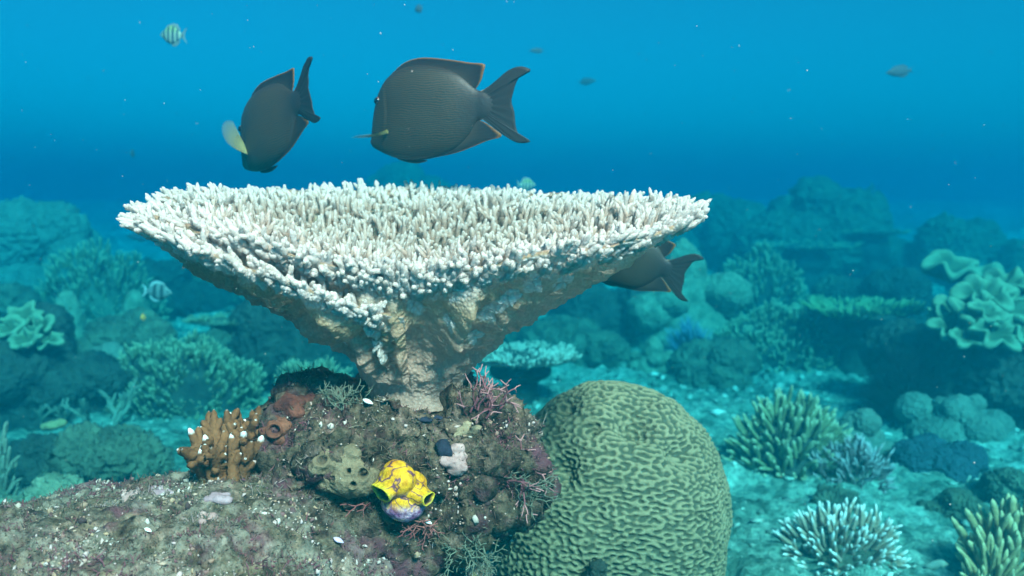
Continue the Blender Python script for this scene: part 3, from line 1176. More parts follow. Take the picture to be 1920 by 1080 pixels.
def plain(name, c, rough=0.6):
    m, nt, b = mat_new(name)
    n1 = noise(nt, 80, 3, 0.5, geo_pos(nt))
    cc = mix(nt, 0.4, c, ramp(nt, n1, [(0.3, (0.5, 0.5, 0.5)), (0.7, (1.1, 1.1, 1.1))]), 'MULTIPLY')
    nt.links.new(cc, b.inputs['Base Color'])
    b.inputs['Roughness'].default_value = rough
    return m


def pxlen(px, d):
    return px * d / F_PX


M['sergeant'] = stripe_mat("sergeant_fish_bars", (0.02, 0.03, 0.06), (0.26, 0.32, 0.26), [(.17, .22), (.32, .38), (.48, .54), (.63, .68), (.80, .84)], (0.75, 0.9, 0.35))
M['fin_grey'] = plain("small_fish_fin", (0.16, 0.20, 0.20))
M['darkfish'] = plain("dark_fish_skin", (0.045, 0.07, 0.09))
M['palefish'] = plain("pale_fish_skin", (0.35, 0.42, 0.40))
M['chromis'] = stripe_mat("two_tone_fish", (0.03, 0.05, 0.08), (0.05, 0.08, 0.10), [(.4, .45)])
M['damsel'] = stripe_mat("barred_damsel", (0.04, 0.05, 0.05), (0.15, 0.18, 0.17), [(.26, .36), (.50, .60)])
M['orange'] = plain("orange_fish_skin", (0.95, 0.30, 0.05))

small_fish("sergeant_fish", "small pale fish with dark vertical bars high in the water at upper left", "fish", P(323, 66, 2.1), pxlen(56, 2.1), pxlen(36, 2.1), RAD(-12), M['sergeant'], M['fin_grey'], pitch=RAD(3))
small_fish("sergeant_fish", "barred fish just showing above the far rim of the table coral", "fish", P(988, 346, 2.2), pxlen(40, 2.2), pxlen(22, 2.2), RAD(-160), M['sergeant'], M['fin_grey'])
small_fish("chromis", "small dark slender fish with a forked tail alone at upper right", "fish", P(1686, 134, 2.3), pxlen(64, 2.3), pxlen(20, 2.3), RAD(10), M['darkfish'], M['darkfish'], 1.6, RAD(-8))
small_fish("chromis", "tiny hazy dark fish in open water right of the spread tail", "fish", P(1101, 153, 4.2), pxlen(40, 4.2), pxlen(12, 4.2), RAD(170), M['darkfish'], M['darkfish'], 1.2, RAD(5))
small_fish("chromis", "faintest slim fish in the haze above the biggest fish's tail", "fish", P(1006, 95, 5.2), pxlen(34, 5.2), pxlen(9, 5.2), RAD(5), M['darkfish'], M['darkfish'], 1.2)
small_fish("chromis", "tiny dark fish near the top edge between the two big fish and the middle", "fish", P(785, 17, 3.2), pxlen(20, 3.2), pxlen(14, 3.2), RAD(-25), M['darkfish'], M['darkfish'], 1.0, RAD(-20))
small_fish("parrotfish", "dark long fish swimming in the haze under the left tip of the coral", "fish", P(262, 443, 3.4), pxlen(52, 3.4), pxlen(19, 3.4), RAD(8), M['darkfish'], M['darkfish'], 0.4)
small_fish("barred_damselfish", "pale fish with two black saddles over the round mound on the left", "fish", P(297, 547, 2.3), pxlen(62, 2.3), pxlen(34, 2.3), RAD(172), M['damsel'], M['palefish'], 0.6, RAD(-4))
small_fish("anthias", "tiny orange fish in front of the round mound on the left", "fish", P(268, 595, 2.2), pxlen(13, 2.2), pxlen(12, 2.2), RAD(60), M['orange'], M['orange'], 0.6, eye=False)
small_fish("wrasse", "slim dark fish hanging head up beside the tall hazy coral mound at right", "fish", P(1636, 354, 5.0), pxlen(32, 5.0), pxlen(10, 5.0), RAD(20), M['darkfish'], M['darkfish'], 0.5, RAD(78))
small_fish("anthias", "tiny pale pink fish beside the folded leather corals at right", "fish", P(1757, 561, 2.6), pxlen(14, 2.6), pxlen(9, 2.6), RAD(-30), plain("pink_fish_skin", (1.0, 0.7, 0.6)), M['palefish'], 0.6, eye=False)
small_fish("chromis", "tiny dark speck of a fish in open water far left of the big fish", "fish", P(248, 288, 3.0), pxlen(12, 3.0), pxlen(14, 3.0), RAD(60), M['darkfish'], M['darkfish'], 0.8, eye=False)

# ------------------------------------------------------------------ corals and boulders of the reef behind
M['boulder'] = coral_mat("boulder_coral", (0.101, 0.130, 0.079), (0.302, 0.317, 0.209), scale=22, fine=110, bd=0.008)
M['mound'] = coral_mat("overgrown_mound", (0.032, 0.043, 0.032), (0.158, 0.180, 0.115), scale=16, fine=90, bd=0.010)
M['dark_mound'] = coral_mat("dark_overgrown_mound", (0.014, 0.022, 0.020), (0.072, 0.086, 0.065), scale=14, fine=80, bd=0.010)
M['acro_green'] = coral_mat("green_brown_branches", (0.086, 0.101, 0.054), (0.202, 0.202, 0.101), (0.396, 0.418, 0.259), scale=12)
M['acro_lush'] = coral_mat("bright_green_branches", (0.08, 0.13, 0.05), (0.17, 0.23, 0.09), (0.30, 0.38, 0.18), scale=12)
M['acro_pale'] = coral_mat("pale_branches", (0.32, 0.21, 0.14), (0.48, 0.34, 0.25), (0.85, 0.80, 0.74), scale=14, t0=0.62, t1=1.0)
M['acro_mauve'] = coral_mat("mauve_branches", (0.187, 0.115, 0.108), (0.302, 0.202, 0.187), (0.612, 0.540, 0.533), scale=14, t0=0.6)
M['acro_blue'] = coral_mat("blue_branches", (0.058, 0.094, 0.173), (0.101, 0.158, 0.259), (0.230, 0.331, 0.446), scale=14)
M['soft_green'] = coral_mat("green_finger_coral", (0.187, 0.194, 0.094), (0.317, 0.310, 0.158), (0.432, 0.403, 0.259), scale=14, t0=0.75)
M['soft_tan'] = coral_mat("tan_finger_coral", (0.346, 0.238, 0.108), (0.461, 0.331, 0.158), (0.562, 0.446, 0.245), scale=14, fine=330, t0=0.8, bd=0.0015)
M['leather'] = coral_mat("leather_coral", (0.06, 0.10, 0.055), (0.13, 0.17, 0.095), (0.20, 0.26, 0.155), scale=10, t0=0.45, t1=1.0, bd=0.004, fine=160)
M['blue_lump'] = coral_mat("blue_sponge", (0.015, 0.040, 0.050), (0.045, 0.085, 0.105), scale=20, fine=90, bd=0.004)
M['black_bush'] = plain("black_feathery_arms", (0.012, 0.010, 0.014))
M['acro_dull'] = coral_mat("dull_pale_branches", (0.18, 0.20, 0.14), (0.34, 0.35, 0.26), (0.62, 0.64, 0.52), scale=14)
M['stag_dead'] = coral_mat("dead_branches", (0.130, 0.144, 0.101), (0.259, 0.274, 0.202), scale=20)
M['yellow_sponge'] = coral_mat("yellow_sponge", (0.24, 0.19, 0.08), (0.36, 0.30, 0.15), scale=40)
M['grey_boulder'] = coral_mat("grey_green_boulder", (0.094, 0.122, 0.094), (0.202, 0.230, 0.173), scale=16, fine=110, bd=0.004)


def spot(px, ytop, wpx, d):
    p = P(px, ytop, d)
    g = gz(p[0], p[1]) - 0.01
    return p[0], p[1], g, max(p[2] - g, 0.03), pxlen(wpx, d)


def mound(label, cat, name, px, ytop, wpx, d, mat, lumps=9, amp=0.02, seed=0, vox=None, freq=None, depth=0.8, flat=1.0, sub=0.55):
    x, y, g, H, W = spot(px, ytop, wpx, d)
    rs = np.random.RandomState(seed + 100)
    parts = [((x, y, g + H * 0.30), (W * 0.42, W * 0.42 * depth, H * 0.62))]
    for k in range(lumps):
        a = rs.rand() * 2 * math.pi
        q = rs.rand() ** 0.6
        el = rs.rand()
        r = W * (sub * 0.30 + 0.20 * rs.rand()) * sub * 1.5
        cx = x + math.cos(a) * W * 0.36 * math.sqrt(1 - 0.6 * el * el)
        cyy = y + math.sin(a) * W * 0.36 * depth * math.sqrt(1 - 0.6 * el * el)
        cz = g + H * (0.15 + 0.62 * el)
        rz = min(r * flat, H * 0.5)
        cz = min(cz, g + H - rz)
        parts.append(((cx, cyy, cz), (r, r, rz)))
    if H > 0.85 * W:                                           # a dome that sits on a broad crumbling foot
        parts.append(((x, y + W * 0.15, g), (W * 0.85, W * 0.75, H * 0.55)))
        for k in range(10):
            a = rs.rand() * 6.283
            r = W * (0.22 + 0.18 * rs.rand())
            parts.append(((x + math.cos(a) * W * 0.7, y + W * .15 + math.sin(a) * W * 0.55, g + H * (0.1 + 0.4 * rs.rand())), (r, r, r * 0.8)))
    vox = vox or max(W, H) / 85
    V, F = blob(parts, vox, 3)
    n = vnormals(V, F)
    f = freq or 5.0 / W
    V = V + n * (amp * (fbm(V, f, 4, seed + 3, 0.55) + 0.55 * fbm(V, f * 3.5, 3, seed + 7, 0.65, ridged=True) + 0.25 * fbm(V, f * 10, 2, seed + 8, 0.6)))[:, None]
    o = make(name, V, F, mat)
    return tag(o, label, cat)


def acro(label, cat, name, px, ytop, wpx, d, mat, n=220, flen=0.4, frad=0.05, seed=0, shape='dome', up=0.6, depth=0.8, bump_=0.2, sides=7, rings=7, sink=0.12, core_mat=None, taper=0.22, nub=False, stalk=False):
    """colony of branchlets on a low core; flen and frad relative to the colony's height / width"""
    x, y, g, H, W = spot(px, ytop, wpx, d)
    rs = np.random.RandomState(seed + 300)
    root = thing(name, label, cat, (0, 0, 0))
    L = H * flen if shape == 'dome' else W * flen
    ga = np.pi * (3 - 5 ** 0.5)
    i = np.arange(n) + 0.5
    a = i * ga + rs.normal(0, 0.25, n)
    if shape == 'dome':
        h0 = H - L * 0.9
        el = 1 - i / n * (1.05)
        rad = np.sqrt(np.clip(1 - el ** 2, 0, 1))
        rx = W / 2 - L * 0.5
        Nn = norm(np.stack([np.cos(a) * rad, np.sin(a) * rad, np.maximum(el, -0.05) + 0.05], 1))
        wob = 1 + 0.38 * fbm(np.stack([np.cos(a) * rad, np.sin(a) * rad, el], 1), 2.2, 3, seed)
        B = np.stack([x + rx * np.cos(a) * rad * wob, y + rx * depth * np.sin(a) * rad * wob, g + h0 * np.clip(el, 0, 1) * wob], 1)
        core = [((x, y, g), (rx * 0.96, rx * depth * 0.96, max(h0 * 0.97, 0.02)))]
        D = Nn + np.array([0, 0, up]) + rs.normal(0, 0.16, (n, 3))
        t_ = 0
    else:
        q = np.sqrt(i / n)
        R = W / 2 - L * 0.4
        lob = 1 + 0.14 * np.sin(a * 3 + seed) + 0.08 * np.sin(a * 5 + 2 * seed)
        zc = g + H - L * 0.9
        B = np.stack([x + R * q * np.cos(a) * lob, y + R * depth * q * np.sin(a) * lob, zc - 0.10 * H * (1 - q) + 0.06 * H * fbm(np.stack([np.cos(a) * q, np.sin(a) * q, q], 1), 2, 2, seed)], 1)
        D = np.stack([np.cos(a) * (0.25 + 1.1 * q ** 3), np.sin(a) * (0.25 + 1.1 * q ** 3), np.full(n, 0.9)], 1) + rs.normal(0, 0.18, (n, 3))
        th = max(L * 0.22, 0.006)
        core = [((x, y, zc - th * 0.5), (R * 1.02, R * depth * 1.02, th * 1.3)), ((x, y, zc - H * 0.25), (R * 0.55, R * 0.5 * depth, H * 0.22)), ((x, y, g + H * 0.15), (R * 0.32, R * 0.3, H * 0.65))]
    LL = L * (0.7 + 0.6 * rs.rand(n))
    RR = W * frad * (0.85 + 0.3 * rs.rand(n))
    parts = [fingers(B, D, LL, RR, sides, rings, bump_, taper, 0.35, seed, sink)]
    if nub:
        D = norm(D)
        A, C = frames(D)
        for k in range(2):
            ss = rs.rand(n) < 0.6
            an = rs.rand(n) * 6.28
            sd = A * np.cos(an)[:, None] + C * np.sin(an)[:, None]
            B2 = B + D * (LL * (0.35 + 0.3 * rs.rand(n)))[:, None]
            parts.append(fingers(B2[ss], norm(D + sd * 0.8)[ss], LL[ss] * 0.5, RR[ss] * 0.85, sides, rings, bump_, taper, 0.3, seed + 9 + k))
    V, F, t = join(parts)
    make("branches", V, F, mat, root, {'t': t})
    V, F = blob(core, max(W / 45, 0.004), 2)
    V = V + vnormals(V, F) * (W * 0.02 * fbm(V, 8 / W, 3, seed))[:, None]
    make("base", V, F, core_mat or M['mound'], root, {'t': np.zeros(len(V))})
    return root


def ruffle(c, R, k, amp, seed, height, nth=150):
    """one cup of a leather coral with a thick wavy rim -> V, faces, t"""
    rs = np.random.RandomState(seed)
    th = np.linspace(0, 2 * np.pi, nth, endpoint=False)
    ph = rs.rand(4) * 6.28
    rim = R * (1 + 0.20 * np.sin(k * th + ph[0]) + 0.12 * np.sin((k - 1) * th + ph[1]))
    hz = amp * (np.sin(k * th + ph[2]) + 0.6 * np.sin((k + 1) * th + ph[3]))
    prof = [(0.0, -0.30, 0), (0.35, -0.24, 0.1), (0.65, -0.13, 0.3), (0.80, -0.02, .6), (0.90, 0.08, .9), (1.0, 0.11, 1), (1.09, 0.06, 1), (1.12, -0.05, .9), (1.08, -0.17, .6), (1.0, -0.27, .25), (0.94, -0.33, .05), (0.72, -0.55, 0), (0.3, -0.80, 0)]
    fr = np.array([p[0] for p in prof])
    fz = np.array([p[1] for p in prof])
    ft = np.array([p[2] for p in prof])
    w = np.clip(fr, 0, 1) ** 2
    r = R * 0.55 * fr[None] * (1 - w[None]) + rim[:, None] * fr[None] * w[None]
    z = c[2] + hz[:, None] * w[None] + fz[None] * R
    V = np.stack([c[0] + r * np.cos(th)[:, None], c[1] + r * 0.85 * np.sin(th)[:, None], z], -1).reshape(-1, 3)
    ta, tb = RAD(20 + 30 * rs.rand()), RAD(40 * (rs.rand() - 0.5))            # each cup leans outwards
    Rm = np.array(Euler((ta, tb, 0)).to_matrix())
    V = (V - c) @ Rm.T + c
    return V, grid_faces(nth, len(prof), wrap_u=True)[:, ::-1], np.tile(ft, nth)


def leather(label, name, px, cups, d, seed):
    root = None
    parts = []
    for i, (cx, cy, rpx, k, dd) in enumerate(cups):
        p = P(cx, cy, d + dd)
        g = gz(p[0], p[1])
        R = pxlen(rpx, d + dd)
        parts.append(ruffle(p, R, k + 2, R * 0.14, seed + i, min(max(p[2] - g, 0.05), 0.10)))
    V, F, t = join(parts)
    V = V + 0.006 * np.stack([fbm(V, 14, 3, seed + s) for s in (1, 2, 3)], 1)
    return tag(make(name, V, F, M['leather'], None, {'t': t}), label, "coral")


# --- right of the table coral, near to far
acro("pale tan cluster of short white tipped fingers on the sand at bottom right", "coral", "finger_coral", 1580, 958, 212, 1.50, M['acro_pale'], 290, 0.30, 0.0185, 1, 'dome', 0.25, depth=0.85, bump_=0.25, sides=10, rings=11, taper=0.25)
acro("tan thick fingered coral in the bottom right corner", "coral", "finger_coral", 1905, 938, 190, 1.44, M['soft_tan'], 85, 0.42, 0.040, 2, 'dome', 1.0, bump_=0.06, sides=10, rings=12, taper=0.1)
acro("low clump of tan fingers in front of the corner coral at the bottom edge", "coral", "finger_coral", 1862, 1020, 110, 1.36, M['soft_tan'], 60, 0.5, 0.045, 3, 'dome', 0.9, bump_=0.06, sides=10, rings=12, taper=0.1)
acro("bushy yellow green finger coral on the sand right of the brain coral", "coral", "finger_coral", 1478, 745, 205, 2.02, M['soft_green'], 330, 0.24, 0.022, 4, 'dome', 0.5, bump_=0.08, sides=8, rings=9, taper=0.1, core_mat=M['dark_mound'])
acro("small mauve brown branching coral at the right foot of the yellow green finger coral", "coral", "finger_coral", 1602, 818, 140, 1.96, M['acro_mauve'], 150, 0.42, 0.016, 5, 'dome', 0.5, bump_=0.25, nub=True)
mound("smooth grey green lobes between the yellow green finger coral and the blue lump", "coral", "boulder_coral", 1605, 765, 92, 2.20, M['grey_boulder'], 5, 0.006, 6)
mound("low dark blue lumpy sponge lying on the right hand sand", "sponge", "lump_sponge", 1758, 826, 142, 2.08, M['blue_lump'], 12, 0.012, 7, flat=1.0)
acro("round jet black bushy feather star mass on the sand at right", "feather star", "feather_star", 1703, 650, 126, 2.52, M['black_bush'], 1100, 0.24, 0.010, 8, 'dome', 0.15, bump_=0.0, sides=5, rings=5, core_mat=M['black_bush'])
mound("knobbly grey coral lobes just right of the black feather star", "coral", "boulder_coral", 1800, 732, 104, 2.36, M['grey_boulder'], 16, 0.006, 9, sub=0.42)
mound("small pointed pale rock behind the knobbly grey lobes at right", "rock", "boulder", 1818, 690, 44, 2.62, M['boulder'], 4, 0.01, 10)
acro("pale table coral spreading low behind the neck of the big white one", "coral", "table_coral", 975, 655, 232, 2.60, M['acro_dull'], 480, 0.06, 0.011, 11, 'table', depth=0.9, bump_=0.2, core_mat=M['dark_mound'])
mound("tiny smooth pale dome of coral above the brain coral's right shoulder", "coral", "boulder_coral", 1226, 624, 50, 3.15, M['boulder'], 2, 0.004, 12)
acro("blue tinged branching coral between the tiny pale dome and the green plate", "coral", "finger_coral", 1292, 602, 84, 3.3, M['acro_blue'], 150, 0.4, 0.022, 13, 'dome')
mound("low overgrown rock ridge below the blue tinged coral", "rock", "boulder", 1345, 640, 150, 3.05, M['mound'], 10, 0.02, 14)
acro("bright green flat topped branching coral in front of the folded leather corals", "coral", "table_coral", 1608, 562, 200, 3.25, M['acro_lush'], 420, 0.11, 0.013, 15, 'table', depth=1.1, core_mat=M['dark_mound'])
acro("wide brown green thicket mound in the middle distance right of the brain coral", "coral", "branching_coral", 1455, 580, 300, 3.45, M['acro_green'], 1100, 0.15, 0.010, 16, 'dome', 0.7, core_mat=M['dark_mound'])
acro("tall dark bushy coral mound below the hazy far mound at right", "coral", "branching_coral", 1425, 476, 200, 4.0, M['acro_green'], 900, 0.11, 0.013, 17, 'dome', 0.4, core_mat=M['dark_mound'])
mound("large rounded hazy coral mound rising highest at the right", "coral", "reef_mound", 1545, 330, 225, 5.4, M['mound'], 26, 0.05, 18, sub=0.5)
mound("hazy far mound just right of the table coral's right tip", "coral", "reef_mound", 1352, 362, 150, 5.9, M['mound'], 14, 0.05, 19)
mound("hazy lumpy far mound near the right edge above the leather corals", "coral", "reef_mound", 1812, 414, 165, 5.0, M['mound'], 16, 0.05, 20)
mound("rounded hazy mound cut by the right edge", "coral", "reef_mound", 1915, 443, 100, 4.6, M['mound'], 6, 0.03, 21)
acro("thin hazy table coral ledge across the foot of the highest right mound", "coral", "table_coral", 1510, 452, 190, 4.7, M['acro_green'], 240, 0.05, 0.010, 22, 'table', core_mat=M['dark_mound'])
acro("second hazy ledge higher on the right flank of the highest mound", "coral", "table_coral", 1640, 428, 120, 4.9, M['acro_green'], 160, 0.06, 0.012, 23, 'table', core_mat=M['dark_mound'])
mound("pale green smooth dome right behind the half hidden fish", "coral", "boulder_coral", 1283, 428, 122, 3.5, M['boulder'], 3, 0.012, 24)
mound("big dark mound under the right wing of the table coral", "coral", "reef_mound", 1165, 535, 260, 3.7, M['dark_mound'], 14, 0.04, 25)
mound("low weedy reef rock right of the table coral's neck", "rock", "boulder", 1030, 600, 170, 3.4, M['mound'], 12, 0.03, 26)
mound("weedy reef block between the low table and the tiny pale dome", "rock", "boulder", 1130, 620, 130, 3.25, M['mound'], 10, 0.02, 27)
mound("faint round mound in the far haze under the biggest fish", "coral", "reef_mound", 742, 302, 190, 7.2, M['mound'], 8, 0.05, 28)
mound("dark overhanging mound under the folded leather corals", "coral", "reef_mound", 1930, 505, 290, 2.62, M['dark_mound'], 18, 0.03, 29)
leather("folded leather coral with thick pale rims piled at the right edge", "leather_coral", 1830,
        [(1848, 548, 46, 4, -.08), (1792, 575, 36, 3, -.08), (1885, 528, 40, 4, -.02), (1830, 588, 40, 3, -.15), (1900, 575, 46, 4, -.12), (1785, 612, 32, 3, -.13), (1925, 618, 40, 3, -.17), (1868, 622, 40, 4, -.2), (1815, 630, 30, 3, -.19), (1765, 590, 24, 3, -.06), (1850, 580, 30, 3, -.17), (1930, 560, 40, 4, -.06)], 2.6, 40)
leather("broad smooth leather coral lobe at the back left of the folded pile", "leather_coral", 1790, [(1788, 495, 44, 3, .2), (1850, 520, 40, 3, .25)], 2.75, 52)
mound("dim weedy mound between the green plate and the tall bushy mound", "coral", "reef_mound", 1590, 520, 130, 4.0, M['mound'], 12, 0.03, 31)
mound("dark round mound left of the leather corals", "coral", "reef_mound", 1680, 500, 130, 3.8, M['dark_mound'], 10, 0.03, 32)
mound("small dark weedy rock on the sand above the white tipped fingers", "rock", "boulder", 1575, 918, 84, 1.78, M['mound'], 6, 0.012, 33)
mound("small green weedy rock on the sand left of the corner coral", "rock", "boulder", 1795, 912, 64, 1.78, M['mound'], 6, 0.010, 34)
mound("weedy stone at the right edge above the corner coral", "rock", "boulder", 1890, 872, 96, 1.9, M['mound'], 6, 0.012, 35)
mound("dark crusted lump at the foot of the brain coral", "rock", "boulder", 1120, 1022, 100, 1.0, M['dark_mound'], 7, 0.010, 36)

# --- left of the table coral
mound("tall hazy pile of rounded coral boulders at the left edge", "coral", "reef_mound", 62, 378, 205, 4.2, M['grey_boulder'], 22, 0.04, 50, sub=0.62)
mound("hazy coral boulders stepping down right of the tallest left pile", "coral", "reef_mound", 140, 425, 90, 4.0, M['grey_boulder'], 9, 0.02, 51)
acro("wide hazy thicket of fine branches on the left slope", "coral", "branching_coral", 175, 478, 240, 3.6, M['acro_green'], 1100, 0.11, 0.009, 52, 'dome', 0.7, core_mat=M['mound'])
mound("pale round boulder with a dark side in the left middle distance", "coral", "boulder_coral", 123, 528, 86, 3.0, M['boulder'], 2, 0.008, 53)
mound("rough round mound beneath the fish with black saddles", "coral", "reef_mound", 262, 568, 175, 2.75, M['mound'], 14, 0.02, 54)
mound("pale smooth boulder beside the rough mound behind the saddled fish", "coral", "boulder_coral", 250, 530, 72, 3.2, M['boulder'], 3, 0.008, 55)
mound("smooth grey green dome in front of the left thicket", "coral", "boulder_coral", 206, 631, 104, 2.55, M['grey_boulder'], 2, 0.008, 56)
acro("large brown green branching thicket left of the dark rock", "coral", "branching_coral", 335, 640, 290, 2.60, M['acro_green'], 1300, 0.13, 0.009, 57, 'dome', 0.7, core_mat=M['dark_mound'])
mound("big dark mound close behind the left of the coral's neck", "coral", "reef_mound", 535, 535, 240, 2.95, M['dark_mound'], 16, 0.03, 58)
acro("branching thicket directly left of the coral's neck", "coral", "branching_coral", 590, 665, 190, 2.45, M['acro_green'], 800, 0.18, 0.011, 59, 'dome', 0.9, core_mat=M['mound'])
leather("lumpy folded leather coral at the left edge in the middle distance", "leather_coral", 50, [(40, 590, 30, 3, -.05), (72, 612, 26, 3, -.08), (15, 612, 28, 3, -.1), (92, 636, 24, 3, -.1), (48, 634, 28, 4, -.14)], 2.45, 60)
mound("dark block carrying the lumpy folds at the left edge", "rock", "reef_mound", 48, 575, 190, 2.46, M['dark_mound'], 12, 0.02, 61)
mound("small smooth round coral ball at the left edge", "coral", "boulder_coral", 22, 722, 50, 2.4, M['boulder'], 1, 0.003, 62)
mound("dim weedy mound in the haze under the left wing of the table coral", "coral", "reef_mound", 405, 470, 170, 4.3, M['mound'], 14, 0.04, 63)
mound("dark pointed mound in the haze near the left wing", "coral", "reef_mound", 305, 478, 110, 4.0, M['dark_mound'], 9, 0.03, 64)
mound("rough mound at the left edge below the tall pile", "coral", "reef_mound", 20, 520, 110, 3.2, M['mound'], 12, 0.03, 65)
acro("pale flat coral shelf below the left wing of the table coral", "coral", "table_coral", 420, 590, 130, 2.9, M['acro_green'], 260, 0.09, 0.014, 66, 'table', core_mat=M['mound'])
mound("dark hollowed boulder on the left sand", "rock", "boulder", 195, 798, 200, 1.85, M['mound'], 13, 0.022, 67)
mound("dark boulder with yellow sponges on its top at left", "rock", "boulder", 72, 812, 120, 1.95, M['dark_mound'], 9, 0.016, 68)
mound("crumbly pale rubble rock at the left edge behind the foreground rock", "rock", "boulder", 95, 880, 150, 1.5, M['boulder'], 14, 0.015, 69)
acro("small pale knobbly coral cut by the left edge", "coral", "finger_coral", -5, 815, 80, 1.62, M['stag_dead'], 120, 0.12, 0.045, 70, 'dome', taper=0.1)
ys = P(98, 798, 1.93)
V, F = blob([(ys, (.019, .015, .010)), (ys + [.016, .005, .004], (.014, .012, .010)), (ys + [-.014, 0, -.002], (.012, .012, .008))], 0.0018, 3)
tag(make("yellow_sponge", V, F, M['yellow_sponge']), "small yellow sponge on top of the dark left boulder", "sponge")


def staghorn(label, px, py, d, hpx, seed, mat):
    rs = np.random.RandomState(seed)
    p = P(px, py, d)
    p[2] = gz(p[0], p[1]) - 0.01
    H = pxlen(hpx, d)
    parts = []

    def grow(b, dr, L, r, lvl):
        pts = [b]
        for i in range(5):
            dr = norm(dr + rs.normal(0, .18, 3) + np.array([0, 0, .08]))
            pts.append(pts[-1] + dr * L / 5)
        parts.append((*tube(pts, np.linspace(r, r * .6, 6), 7), 0.5))
        if lvl:
            for k in range(2 + (lvl > 1)):
                j = rs.randint(2, 6)
                a = rs.rand() * 6.28
                grow(pts[j], norm(dr * 0.7 + np.array([math.cos(a), math.sin(a), .3]) * .8), L * .6, r * .75, lvl - 1)
    for k in range(3):
        a = rs.rand() * 6.28
        grow(p + [0.02 * math.cos(a), 0.02 * math.sin(a), 0], np.array([.5 * math.cos(a), .5 * math.sin(a), 1]), H * .75, H * .07, 2)
    V, F, t = join(parts)
    return tag(make("staghorn_coral", V, F, mat, None, {'t': t}), label, "coral")


staghorn("dead upright branches on the sand in front of the grey green dome at left", 190, 765, 2.3, 80, 1, M['stag_dead'])
staghorn("sprawling dead branches between the small ball and the dark block at left", 90, 760, 2.35, 60, 4, M['stag_dead'])


def rubble():
    rs = np.random.RandomState(2)
    bm = bmesh.new()
    bmesh.ops.create_icosphere(bm, subdivisions=1, radius=1)
    v = np.array([q.co[:] for q in bm.verts])
    f = np.array([[q.index for q in p.verts] for p in bm.faces])
    bm.free()
    n = 30000
    yy = 1.0 + 4.2 * rs.rand(n) ** 1.3
    xx = (rs.rand(n) * 2 - 1) * (0.75 * yy + 0.5)
    dens = fbm(np.stack([xx, yy, 0 * xx], 1), 1.6, 3, 60)
    k = rs.rand(n) < 0.45 + 0.9 * dens
    xx, yy = xx[k], yy[k]
    n = len(xx)
    zz = seabed_z(xx, yy)
    s = (0.0022 + 0.010 * rs.rand(n) ** 4) * np.clip(0.6 + yy * 0.25, 0.6, 1.6)
    st = np.stack([1 + 2.4 * rs.rand(n) ** 3, np.ones(n), 0.5 + 0.4 * rs.rand(n)], 1)
    V = v[None] * st[:, None] * (s[:, None, None]) * (0.4 + 1.0 * rs.rand(n, len(v), 1))
    a = rs.rand(n) * 6.28
    ca, sa = np.cos(a)[:, None], np.sin(a)[:, None]
    X = V[..., 0] * ca - V[..., 1] * sa + xx[:, None]
    Y = V[..., 0] * sa + V[..., 1] * ca + yy[:, None]
    Z = V[..., 2] + zz[:, None] + s[:, None] * 0.25
    F = (f[None] + (np.arange(n) * len(v))[:, None, None]).reshape(-1, 3)
    o = make("coral_rubble", np.stack([X, Y, Z], -1).reshape(-1, 3), F, M['rubble'], None, {'t': np.repeat(rs.rand(n), len(v))})
    tag(o, "broken bits of coral strewn over the sand", "rubble", kind='stuff')


m, nt, b = mat_new("coral_rubble")
a = N(nt, "ShaderNodeAttribute", attribute_name="t")
nt.links.new(ramp(nt, a.outputs['Fac'], [(0.0, (0.04, 0.06, 0.05)), (0.45, (0.26, 0.30, 0.24)), (0.9, (0.38, 0.44, 0.36)), (1.0, (0.62, 0.66, 0.56))]), b.inputs['Base Color'])
M['rubble'] = m
rubble()

# ------------------------------------------------------------------ life on the two foreground rocks
ROCKALL = np.concatenate([ROCK_V, LOW_V])
ROCKN = np.concatenate([vnormals(ROCK_V, ROCK_F), vnormals(LOW_V, LOW_F)])
RX, RY, RD = proj(ROCKALL)


def on_rock(px, py, win=7):
    w = win
    while True:
        i = np.where((np.abs(RX - px) < w) & (np.abs(RY - py) < w))[0]
        if len(i):
            break
        w *= 1.6
    j = i[np.argmin(RD[i])]
    return ROCKALL[j].copy(), ROCKN[j].copy()


